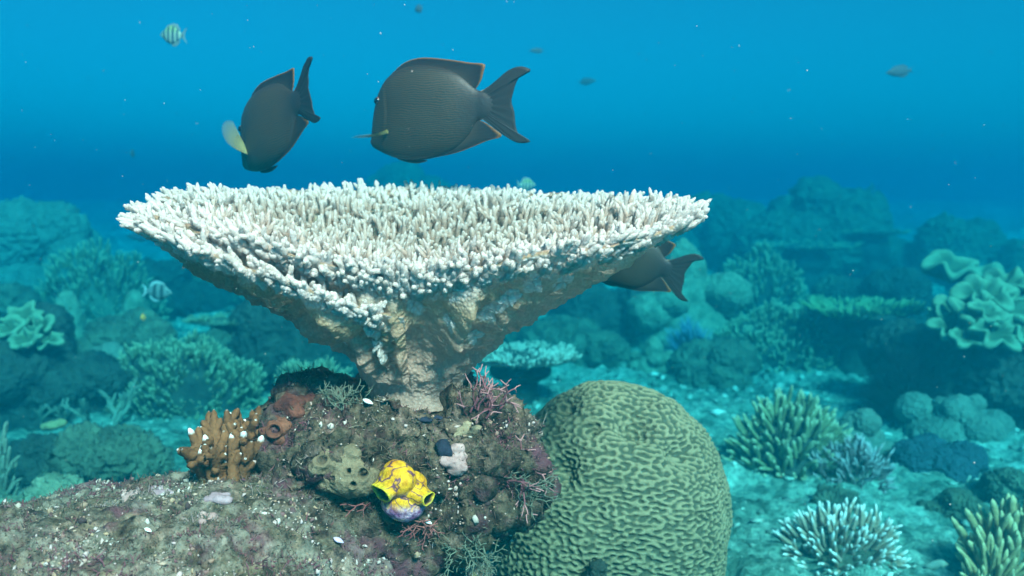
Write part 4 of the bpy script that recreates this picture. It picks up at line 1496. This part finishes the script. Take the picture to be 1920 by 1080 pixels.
def turf():
    rs = np.random.RandomState(4)
    front = (ROCKN[:, 2] > -0.35) & (RY < 1180) & (RX > -80)
    idx = np.where(front)[0]
    is_low = idx >= len(ROCK_V)
    dens = fbm(ROCKALL[idx], 28, 3, 90)
    # turf thick on the upper rock, thinner and patchy on the scoured outer end
    xw = np.clip((RX[idx] - 150) / 500, 0, 1)
    pr = np.where(is_low, 0.45 + 0.45 * xw, 0.9) * np.clip(0.35 + 1.2 * dens, 0, 1)
    pr *= 80000 / max(pr.sum(), 1)
    pick = idx[rs.rand(len(idx)) < pr]
    B = ROCKALL[pick] + rs.normal(0, 0.0012, (len(pick), 3))
    n = len(B)
    D = ROCKN[pick] * 0.8 + rs.normal(0, 0.75, (n, 3)) + np.array([0, 0, 0.25])
    clump = np.clip(0.6 + 0.9 * fbm(B, 60, 2, 91), 0.15, 1.6)
    L = (0.0026 + 0.0064 * rs.rand(n) ** 1.5) * clump
    V, F, t = fingers(B, D, L, 0.00026 + 0.00035 * rs.rand(n), 4, 4, 0, 0.5, 0.7, 5)
    c = np.clip(0.5 + 0.75 * fbm(B, 34, 3, 92, 0.6) + rs.normal(0, 0.12, n), 0, 1)
    m, nt, b = mat_new("turf_algae")
    a = N(nt, "ShaderNodeAttribute", attribute_name="hue")
    nt.links.new(ramp(nt, a.outputs['Fac'], [(0.0, (0.08, 0.018, 0.035)), (0.2, (0.20, 0.065, 0.085)), (0.36, (0.07, 0.045, 0.035)), (0.48, (0.16, 0.09, 0.065)), (0.62, (0.085, 0.075, 0.045)), (0.8, (0.15, 0.135, 0.095)), (1.0, (0.28, 0.20, 0.19))]), b.inputs['Base Color'])
    o = make("turf_algae", V, F, m, None, {'hue': np.repeat(c, 16)})
    tag(o, "short fuzzy algae growing over the dark rock", "algae", kind='stuff')
    # crumbs: shell bits, crust nodules
    bm = bmesh.new()
    bmesh.ops.create_icosphere(bm, subdivisions=1, radius=1)
    v = np.array([q.co[:] for q in bm.verts])
    f = np.array([[q.index for q in p.verts] for p in bm.faces])
    bm.free()
    pr = np.where(is_low, 1.0, 0.45) * np.clip(0.4 + 1.1 * fbm(ROCKALL[idx], 22, 3, 95), 0, 1)
    pr *= 9000 / pr.sum()
    pick = idx[rs.rand(len(idx)) < pr]
    n = len(pick)
    s = 0.0006 + 0.0019 * rs.rand(n) ** 4
    V = v[None] * s[:, None, None] * (0.4 + 1.1 * rs.rand(n, len(v), 1)) * (0.4 + 1.1 * rs.rand(n, 1, 3))
    V = V + (ROCKALL[pick] + ROCKN[pick] * 0.0004)[:, None]
    F = (f[None] + (np.arange(n) * len(v))[:, None, None]).reshape(-1, 3)
    h = np.clip(0.5 + 0.7 * fbm(ROCKALL[pick], 18, 2, 97) + rs.normal(0, 0.28, n), 0, 1)
    m, nt, b = mat_new("crust_nodules")
    a = N(nt, "ShaderNodeAttribute", attribute_name="hue")
    nt.links.new(ramp(nt, a.outputs['Fac'], [(0.0, (0.05, 0.03, 0.03)), (0.25, (0.16, 0.08, 0.08)), (0.45, (0.36, 0.24, 0.15)), (0.6, (0.45, 0.33, 0.32)), (0.88, (0.34, 0.27, 0.22)), (1.0, (0.48, 0.42, 0.37))]), b.inputs['Base Color'])
    o = make("crust_nodules", V.reshape(-1, 3), F, m, None, {'hue': np.repeat(h, len(v))})
    tag(o, "tiny shell bits and crust nodules covering the foreground rocks", "crust", kind='stuff')


turf()

# --- yellow sea squirt
def squirt_mat():
    m, nt, b = mat_new("sea_squirt_tunic")
    co = geo_pos(nt)
    nz = N(nt, "ShaderNodeTexNoise")
    nz.inputs['Scale'].default_value = 70
    nz.inputs['Detail'].default_value = 3
    nt.links.new(co, nz.inputs['Vector'])
    v = noise(nt, 75, 1.5, 0.5, co, 0.9)
    ab = N(nt, "ShaderNodeMath", operation='SUBTRACT')
    nt.links.new(v, ab.inputs[0])
    ab.inputs[1].default_value = 0.5
    ab2 = N(nt, "ShaderNodeMath", operation='ABSOLUTE')
    nt.links.new(ab.outputs[0], ab2.inputs[0])
    vein = ramp(nt, ab2.outputs[0], [(0.014, (1, 1, 1)), (0.050, (0, 0, 0))])
    yel = ramp(nt, nz.outputs[0], [(0.35, (0.56, 0.24, 0.008)), (0.6, (0.66, 0.36, 0.012))])
    c = mix(nt, vein, yel, (0.12, 0.035, 0.07))
    a = N(nt, "ShaderNodeAttribute", attribute_name="low")
    pur = ramp(nt, noise(nt, 130, 3, 0.6, co), [(0.40, (0.22, 0.08, 0.20)), (0.58, (0.45, 0.30, 0.40)), (0.70, (0.85, 0.42, 0.04))])
    c = mix(nt, a.outputs['Fac'], c, pur)
    a2 = N(nt, "ShaderNodeAttribute", attribute_name="rim")
    c = mix(nt, a2.outputs['Fac'], c, (0.60, 0.48, 0.03))
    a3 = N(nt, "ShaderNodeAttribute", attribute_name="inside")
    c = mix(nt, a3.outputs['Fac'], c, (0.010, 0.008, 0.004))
    nt.links.new(c, b.inputs['Base Color'])
    dirt = ramp(nt, noise(nt, 260, 4, 0.7, co), [(0.38, (0.45, 0.40, 0.36)), (0.56, (1, 1, 1))])
    nt.links.new(mix(nt, 0.7, c, dirt, 'MULTIPLY'), b.inputs['Base Color'])
    b.inputs['Roughness'].default_value = 0.6
    bump(nt, b, noise(nt, 200, 4, 0.6, co), 0.002)
    return m


M['squirt'] = squirt_mat()


def siphon(c, axis, R, ro, L, parent, lowf):
    """barrel with an open mouth: outside, rim, dark throat"""
    axis = norm(np.array(axis, float))
    A, C = frames(axis[None])
    A, C = A[0], C[0]
    prof = [(-.55, .10), (-.5, .5), (-.35, .82), (-.1, 1.0), (.15, 1.0), (.4, .9), (.62, .72), (.8, .62), (.93, .61), (1.0, .61), (1.02, .57), (.98, .52), (.85, .48), (.5, .5), (.1, .4), (0, .05)]
    pr = crv(np.array(prof), 60)
    k = np.linspace(0, 1, 60)
    n = 48
    th = np.linspace(0, 2 * np.pi, n, endpoint=False)
    rr = pr[:, 1] * R
    mouth = np.clip((pr[:, 0] - 0.3) / 0.6, 0, 1)
    rr = rr * (1 - mouth) + rr * (ro / (R * .62)) * mouth
    wob = 1 + 0.05 * np.sin(3 * th + 1)[None] + 0.03 * np.sin(5 * th)[None]
    sq = 1 + 0.25 * mouth[:, None] * np.cos(2 * th)[None]
    V = c + (pr[:, 0] * L)[:, None, None] * axis + (rr[:, None] * wob * sq)[..., None] * (np.cos(th)[None, :, None] * A + np.sin(th)[None, :, None] * C)
    outer = np.argmax(pr[:, 0])
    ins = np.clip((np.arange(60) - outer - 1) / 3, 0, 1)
    rim = np.exp(-((np.arange(60) - outer) / 2.2) ** 2)
    V = V.reshape(-1, 3)
    V = V + 0.0006 * np.stack([fbm(V, 120, 2, s) for s in (5, 6, 7)], 1)
    low = np.clip((c[2] - R * 0.35 - V[:, 2]) / 0.006, 0, 1) * lowf
    make("siphon", V, grid_faces(60, n, wrap_v=True), M['squirt'], parent, {'inside': np.repeat(ins, n), 'rim': np.repeat(rim, n), 'low': low})


sq0, sqn = on_rock(755, 925)
d_sq = float((sq0 - CAM) @ FWD) - 0.012
squirt = thing("sea_squirt", "yellow sea squirt with purple veins and two dark open mouths on the dark rock", "sea squirt", (0, 0, 0))
c0 = P(757, 942, d_sq)
V, F = blob([(c0, (.0185, .016, .0155)), (c0 + [.004, .008, .012], (.015, .014, .013)), (c0 + [-.002, .012, -.004], (.016, .014, .014))], 0.0012, 5)
V = V + vnormals(V, F) * (0.0012 * fbm(V, 70, 3, 4))[:, None]
make("body", V, F, M['squirt'], squirt, {'low': np.clip((c0[2] + 0.004 - V[:, 2]) / 0.008, 0, 1), 'rim': np.zeros(len(V)), 'inside': np.zeros(len(V))})
siphon(P(750, 898, d_sq - 0.004), (-0.72, -0.62, -0.42), 0.0165, 0.0098, 0.0205, squirt, 0.6)
siphon(P(776, 926, d_sq - 0.004), (0.86, -0.50, -0.12), 0.0110, 0.0064, 0.0150, squirt, 0.8)

# --- brown branching coral with white tips on the shoulder of the rock
M['acro_brown'] = coral_mat("brown_branches", (0.12, 0.050, 0.019), (0.23, 0.10, 0.042), (0.98, 0.95, 0.92), scale=40, fine=400, t0=0.90, t1=0.98, bd=0.001)
M['teal_twig'] = coral_mat("grey_green_twigs", (0.05, 0.07, 0.05), (0.12, 0.14, 0.10), scale=40)


def brown_coral():
    rs = np.random.RandomState(12)
    d = 0.785
    root = thing("branching_coral", "brown stubby branching coral with white tips at the left shoulder of the dark rock", "coral", (0, 0, 0))
    tips = [(360, 815), (378, 835), (388, 778), (402, 795), (430, 766), (424, 790), (450, 768), (462, 790), (490, 762), (478, 775), (505, 800), (412, 812), (440, 812), (468, 826), (398, 835), (425, 838), (452, 842), (380, 858), (412, 862), (440, 868), (484, 815), (500, 840), (370, 845), (470, 858), (352, 838), (366, 800), (515, 785), (520, 822), (396, 770), (440, 772), (356, 862), (500, 862), (384, 815), (455, 806)]
    B, D, L = [], [], []
    for k, (x, y) in enumerate(tips):
        tip = P(x, y, d + (0.022 if y < 800 else -0.012) + 0.012 * rs.randn())
        base = P(435 + (x - 435) * 0.55, 905, d + 0.012 * rs.randn())
        v = tip - base
        l = np.linalg.norm(v)
        f = max(0.0, 1 - 0.052 / l)
        B.append(base + v * f)
        D.append(v / l)
        L.append(l * (1 - f))
    B, D, L = np.array(B), np.array(D), np.array(L)
    V, F, t = fingers(B, D, L, 0.0058, 12, 18, 0.30, 0.35, 0.15, 3)
    parts = [(V, F, t * np.repeat(np.where(rs.rand(len(B)) < 0.5, 1.0, 0.92), 18 * 12))]
    A, C = frames(D)
    for k in range(4):
        a = rs.rand(len(B)) * 6.28
        sd = A * np.cos(a)[:, None] + C * np.sin(a)[:, None]
        fr = 0.3 + 0.45 * rs.rand(len(B))
        V, F, t = fingers(B + D * (L * fr)[:, None], norm(D + sd * .9), L * 0.28, 0.0042, 9, 8, 0.3, 0.3, 0.1, 20 + k)
        parts.append((V, F, t * (0.96 if k < 1 else 0.84)))
    V, F, t = join(parts)
    make("branches", V, F, M['acro_brown'], root, {'t': t})
    c = P(440, 898, d)
    V, F = blob([(c, (.030, .022, .014)), (c + [.02, .005, .002], (.018, .016, .016))], 0.0025, 3)
    V = V + vnormals(V, F) * (0.003 * fbm(V, 90, 3, 2))[:, None]
    make("base", V, F, M['acro_brown'], root, {'t': np.zeros(len(V))})


brown_coral()


def twigs(label, cat, name, px, py, n, L, r, mat, seed, spread=0.8, up=0.8, lv=2, off=0.0):
    """small tuft of forked thin branches rooted on the rock"""
    rs = np.random.RandomState(seed)
    p, nn = on_rock(px, py)
    parts = []

    def grow(b, dr, ln, r, lvl):
        pts = [b]
        for i in range(4):
            dr = norm(dr + rs.normal(0, .16, 3))
            pts.append(pts[-1] + dr * ln / 4)
        parts.append((*tube(pts, np.linspace(r, r * .7, 5), 6), 0.3 + 0.35 * (lv - lvl)))
        if lvl:
            A, C = frames(dr[None])
            a = rs.rand() * 6.28
            s = A[0] * math.cos(a) + C[0] * math.sin(a)
            for sg in (-1, 1):
                grow(pts[-1], norm(dr + sg * s * .7), ln * .75, r * .8, lvl - 1)
    for k in range(n):
        b = p + rs.normal(0, L * .28, 3) * np.array([1, .5, .6])
        grow(b - nn * 0.002, norm(nn * .8 + np.array([0, 0, up]) + rs.normal(0, spread, 3)), L * (.35 + .2 * rs.rand()), r, lv)
    V, F, t = join(parts)
    return tag(make(name, V, F, mat, None, {'t': t}), label, cat)


M['red_algae'] = coral_mat("mauve_algae_branches", (0.12, 0.035, 0.05), (0.22, 0.08, 0.09), (0.32, 0.15, 0.15), scale=60)
M['red_dark'] = coral_mat("dark_red_algae", (0.16, 0.04, 0.05), (0.32, 0.12, 0.10), scale=60)
M['grey_algae'] = coral_mat("grey_green_algae", (0.09, 0.11, 0.075), (0.18, 0.20, 0.15), scale=60)
twigs("grey green twiggy coral below the brown white tipped coral", "coral", "twig_coral", 383, 878, 9, 0.030, 0.0022, M['teal_twig'], 3, 0.3, 1.4, 1)
twigs("mauve forked algae sprig on the right flank of the dark rock", "algae", "red_algae", 965, 905, 14, 0.034, 0.0011, M['red_algae'], 4, 0.9, 0.2)
twigs("mauve algae bush on the upper right corner of the dark rock", "algae", "red_algae", 910, 768, 16, 0.034, 0.0010, M['red_algae'], 5, 0.7, 0.6)
twigs("small dark red algae tuft at the left foot of the white coral's neck", "algae", "red_algae", 735, 738, 7, 0.024, 0.0008, M['red_dark'], 6, 0.5, 1.0)
twigs("dark red algae tuft low on the dark rock left of the sea squirt", "algae", "red_algae", 700, 930, 12, 0.024, 0.0008, M['red_dark'], 7, 0.9, 0.2)
twigs("pale grey algae fringe hanging off the right side of the dark rock", "algae", "fringe_algae", 985, 925, 22, 0.026, 0.0007, M['grey_algae'], 8, 1.0, 0.1)
twigs("pale grey algae fringe along the upper left crest of the dark rock", "algae", "fringe_algae", 640, 752, 26, 0.022, 0.0006, M['grey_algae'], 9, 0.9, 0.9)
twigs("pale grey bushy algae at the lower right end of the foreground rock", "algae", "fringe_algae", 885, 1045, 44, 0.022, 0.0008, M['grey_algae'], 10, 1.0, 0.5)
twigs("dark red algae tuft right below the sea squirt", "algae", "red_algae", 790, 985, 12, 0.022, 0.0008, M['red_dark'], 11, 0.9, 0.2)


def crust(label, cat, name, px, py, wpx, hpx, mat, seed, th=0.006, tilt=0.0):
    p, nn = on_rock(px, py)
    d = (p - CAM) @ FWD
    w, h = pxlen(wpx, d) / 2, pxlen(hpx, d) / 2
    rs = np.random.RandomState(seed)
    parts = [(p, (w, max(h, .008), h))]
    for k in range(7):
        q, _ = on_rock(px + wpx * .42 * (2 * rs.rand() - 1), py + hpx * .4 * (2 * rs.rand() - 1))
        s = (0.25 + 0.3 * rs.rand()) * min(w, h) * 1.6
        parts.append((q - nn * s * 0.6, (s * 1.3, s, s * .8)))
    parts[0] = (p - nn * th * 0.4, (w * .8, max(h * .5, th), h * .7), (0, tilt, 0))
    V, F = blob(parts, 0.0016, 2)
    V = V + vnormals(V, F) * (0.0034 * fbm(V, 90, 4, seed, 0.6))[:, None]
    return tag(make(name, V, F, mat, None, {'t': np.zeros(len(V))}), label, cat)


M['pink_crust'] = coral_mat("pink_coralline_crust", (0.30, 0.16, 0.15), (0.52, 0.35, 0.32), scale=60, fine=300, bd=0.001)
M['mauve_crust'] = coral_mat("mauve_coralline_crust", (0.26, 0.16, 0.18), (0.42, 0.29, 0.31), scale=60, fine=300, bd=0.001)
M['blue_black'] = coral_mat("blue_black_sponge", (0.006, 0.008, 0.016), (0.03, 0.035, 0.06), scale=60, fine=300, bd=0.001)
M['red_sponge'] = coral_mat("red_brown_sponge", (0.06, 0.016, 0.014), (0.17, 0.055, 0.035), scale=60, fine=260, bd=0.002)
M['tan_sponge'] = coral_mat("tan_netted_sponge", (0.20, 0.15, 0.09), (0.36, 0.28, 0.18), scale=50, fine=420, bd=0.0015)
crust("whitish pink crust lump on the slope left of the dark rock", "crust", "coralline_crust", 393, 963, 74, 26, M['pink_crust'], 1, tilt=RAD(-12))
crust("flat mauve crust patch just above the whitish pink lump", "crust", "coralline_crust", 412, 927, 60, 26, M['mauve_crust'], 2)
crust("pale pink crust on the right face of the dark rock above the sea squirt", "crust", "coralline_crust", 853, 866, 56, 44, M['pink_crust'], 3, tilt=RAD(30))
crust("pale tan crust below the right side of the white coral's neck", "crust", "coralline_crust", 872, 800, 46, 22, M['tan_sponge'], 4)
crust("mauve crust patch on the crest at the left of the foreground rock", "crust", "coralline_crust", 300, 915, 60, 18, M['mauve_crust'], 5)
crust("mauve crust on the left of the crest of the foreground rock, pale edged", "crust", "coralline_crust", 235, 924, 30, 18, M['pink_crust'], 6)
crust("blue black sponge patch under the right of the coral's neck", "sponge", "sponge_patch", 800, 785, 60, 18, M['blue_black'], 7, tilt=RAD(12))
crust("blue black sponge patch left of the pale pink crust", "sponge", "sponge_patch", 822, 838, 38, 26, M['blue_black'], 8)
crust("red brown rounded sponge on the left crest of the dark rock", "sponge", "lump_sponge", 545, 757, 50, 48, M['red_sponge'], 9)
crust("small crimson sponge lump right below the sea squirt", "sponge", "lump_sponge", 762, 992, 18, 16, M['red_sponge'], 10)
crust("yellow speck of sponge at the lower right tip of the foreground rock", "sponge", "lump_sponge", 897, 1074, 16, 12, M['yellow_sponge'], 11)


def pitted(label, name, px, py, wpx, hpx, holes, mat, seed):
    p, nn = on_rock(px, py)
    d = (p - CAM) @ FWD
    w, h = pxlen(wpx, d) / 2, pxlen(hpx, d) / 2
    pts = [(p - nn * 0.012, (w * .9, 0.016, h * .9))]
    rs = np.random.RandomState(seed)
    for k in range(9):
        q, _ = on_rock(px + wpx * .4 * (2 * rs.rand() - 1), py + hpx * .4 * (2 * rs.rand() - 1))
        pts.append((q + [0, h * .25, 0], (h * .5, h * .42, h * .42)))
    V, F = blob(pts, 0.0013, 4)
    n = vnormals(V, F)
    V = V + n * (0.0050 * fbm(V, 60, 4, seed, 0.6))[:, None]
    x, y, dd = proj(V)
    hole = np.zeros(len(V))
    for hx, hy, hr, dep in holes:
        q = (x - hx) ** 2 + (y - hy) ** 2
        i = np.where(q < 36)[0]
        i = i if len(i) else np.argsort(q)[:4]
        c = V[i[np.argmin(dd[i])]]
        r = pxlen(hr, d)
        dist = np.linalg.norm(V - c, axis=1)
        wgt = np.clip(1.25 - dist / r, 0, 1)
        wgt = wgt * wgt * (3 - 2 * wgt)
        V = V - norm(c - (c + n[i[0]] * 0 + FWD))[None] * 0 + FWD[None] * (dep * wgt)[:, None] * 0.8 - n * (dep * 0.3 * wgt)[:, None]
        V = V + n * (0.0022 * np.exp(-((dist - r * 1.25) / (r * 0.4)) ** 2))[:, None]
        hole = np.maximum(hole, np.clip(wgt * 1.4, 0, 1))
    return make(name, V, F, mat, None, {'t': hole})


m = coral_mat("tan_netted_sponge_pores", (0.13, 0.095, 0.055), (0.28, 0.21, 0.13), (0.010, 0.008, 0.006), scale=50, fine=420, t0=0.35, t1=0.9, bd=0.0018)
M['tan_pores'] = m
tag(pitted("", "porous_sponge", 648, 878, 135, 84, [(600, 857, 10, .016), (650, 880, 5, .010), (683, 885, 9, .016), (620, 900, 5, .008), (665, 905, 6, .008), (640, 850, 5, .008)], m, 3),
    "tan netted sponge with dark pores on the dark rock left of the sea squirt", "sponge")
m = coral_mat("red_brown_sponge_mouth", (0.10, 0.03, 0.02), (0.24, 0.09, 0.05), (0.010, 0.006, 0.006), scale=60, fine=260, t0=0.35, t1=0.9, bd=0.002)
tag(pitted("", "cup_sponge", 515, 802, 54, 48, [(515, 803, 10, .018)], m, 6), "red brown sponge with one dark ragged mouth beside the brown coral", "sponge")


def shell(label, px, py, L, mat, seed, name="shell"):
    p, nn = on_rock(px, py)
    n, k = 24, 20
    u = np.linspace(0, 1, n)
    th = np.linspace(0, 2 * np.pi, k, endpoint=False)
    r = L * 0.36 * np.sin(np.pi * np.clip(u * .92 + .04, 0, 1)) ** 0.8 * (1 - .3 * u)
    ax = norm(np.array([0.85, -0.2, -0.35]))
    A, C = frames(ax[None])
    rr = r[:, None] * (1 + .05 * np.sin(u * 40)[:, None])
    V = p + nn * 0.002 + ((u - .5) * L)[:, None, None] * ax + rr[..., None] * (np.cos(th)[None, :, None] * A[0] + .62 * np.sin(th)[None, :, None] * C[0])
    return tag(make(name, V.reshape(-1, 3), grid_faces(n, k, wrap_v=True), mat), label, "shell")


shell("small lilac shell low on the foreground rock left of the sea squirt", 632, 1010, 0.009, plain("lilac_shell", (0.55, 0.42, 0.62), 0.35), 1)
shell("small white spotted shell near the foot of the white coral's neck", 697, 757, 0.010, plain("white_shell", (0.80, 0.76, 0.72), 0.35), 2)
shell("small white shell fragment just right below the sea squirt", 792, 968, 0.008, plain("white_fragment", (0.85, 0.83, 0.82), 0.35), 3)
shell("tiny round white shell on the pale slope of the foreground rock", 283, 998, 0.006, plain("cream_shell", (0.86, 0.80, 0.72), 0.4), 4)


# ------------------------------------------------------------------ specks drifting in the water
def snow():
    rs = np.random.RandomState(9)
    n = 1000
    d = 0.45 + 2.6 * rs.rand(n) ** 1.2
    V0 = np.stack([P(1920 * (1.2 * rs.rand() - .1), 1080 * rs.rand() * .95, q) for q in d])
    keep = V0[:, 2] < 0.95
    V0, d = V0[keep], d[keep]
    n = len(V0)
    s = (0.0002 + 0.0006 * rs.rand(n) ** 3) * (0.4 + 0.5 * d)
    v = np.array([(1, 0, 0), (-1, 0, 0), (0, 1, 0), (0, -1, 0), (0, 0, 1), (0, 0, -1)], float)
    f = np.array([(0, 2, 4), (2, 1, 4), (1, 3, 4), (3, 0, 4), (2, 0, 5), (1, 2, 5), (3, 1, 5), (0, 3, 5)])
    V = V0[:, None] + v[None] * s[:, None, None] * (0.5 + rs.rand(n, 1, 3))
    F = (f[None] + (np.arange(n) * 6)[:, None, None]).reshape(-1, 3)
    o = make("drifting_specks", V.reshape(-1, 3), F, plain("drifting_speck", (0.45, 0.45, 0.42), 0.8))
    tag(o, "tiny pale specks drifting in the water", "specks", kind='stuff')


snow()

# ------------------------------------------------------------------ the water
def build_haze():
    bm = bmesh.new()
    bmesh.ops.create_cube(bm, size=1)
    me = bpy.data.meshes.new("haze")
    bm.to_mesh(me)
    bm.free()
    o = bpy.data.objects.new("haze", me)
    col.objects.link(o)
    zt, zb = 1.10, -1.6
    o.scale = (90, 90, zt - zb)
    o.location = (0, 25, (zt + zb) / 2)
    m = bpy.data.materials.new("sea_water")
    m.use_nodes = True
    nt = m.node_tree
    nt.nodes.remove(nt.nodes["Principled BSDF"])
    pv = nt.nodes.new("ShaderNodeVolumePrincipled")
    # per channel: scatter = C*density, absorption = (1-C)*(1-sqrt(A))*density
    dens = 1.0
    st = np.array([1.05, 0.275, 0.205])           # extinction per metre
    ss = np.array([0.001, 0.114, 0.155])        # of which scattering
    C = ss / dens
    A = (1 - (st - ss) / ((1 - C) * dens * 1.0)).clip(0, 1) ** 2
    k = (st - ss) / (1 - C)
    dens2 = max(1.0, k.max() * 1.001)
    C = ss / dens2
    A = (1 - ((st - ss) / dens2) / (1 - C)).clip(0, 1) ** 2
    pv.inputs['Color'].default_value = (*C, 1)
    pv.inputs['Absorption Color'].default_value = (*A, 1)
    pv.inputs['Density'].default_value = dens2
    pv.inputs['Anisotropy'].default_value = 0.65
    nt.links.new(pv.outputs[0], nt.nodes["Material Output"].inputs['Volume'])
    me.materials.append(m)
    tag(o, kind='stuff')


build_haze()
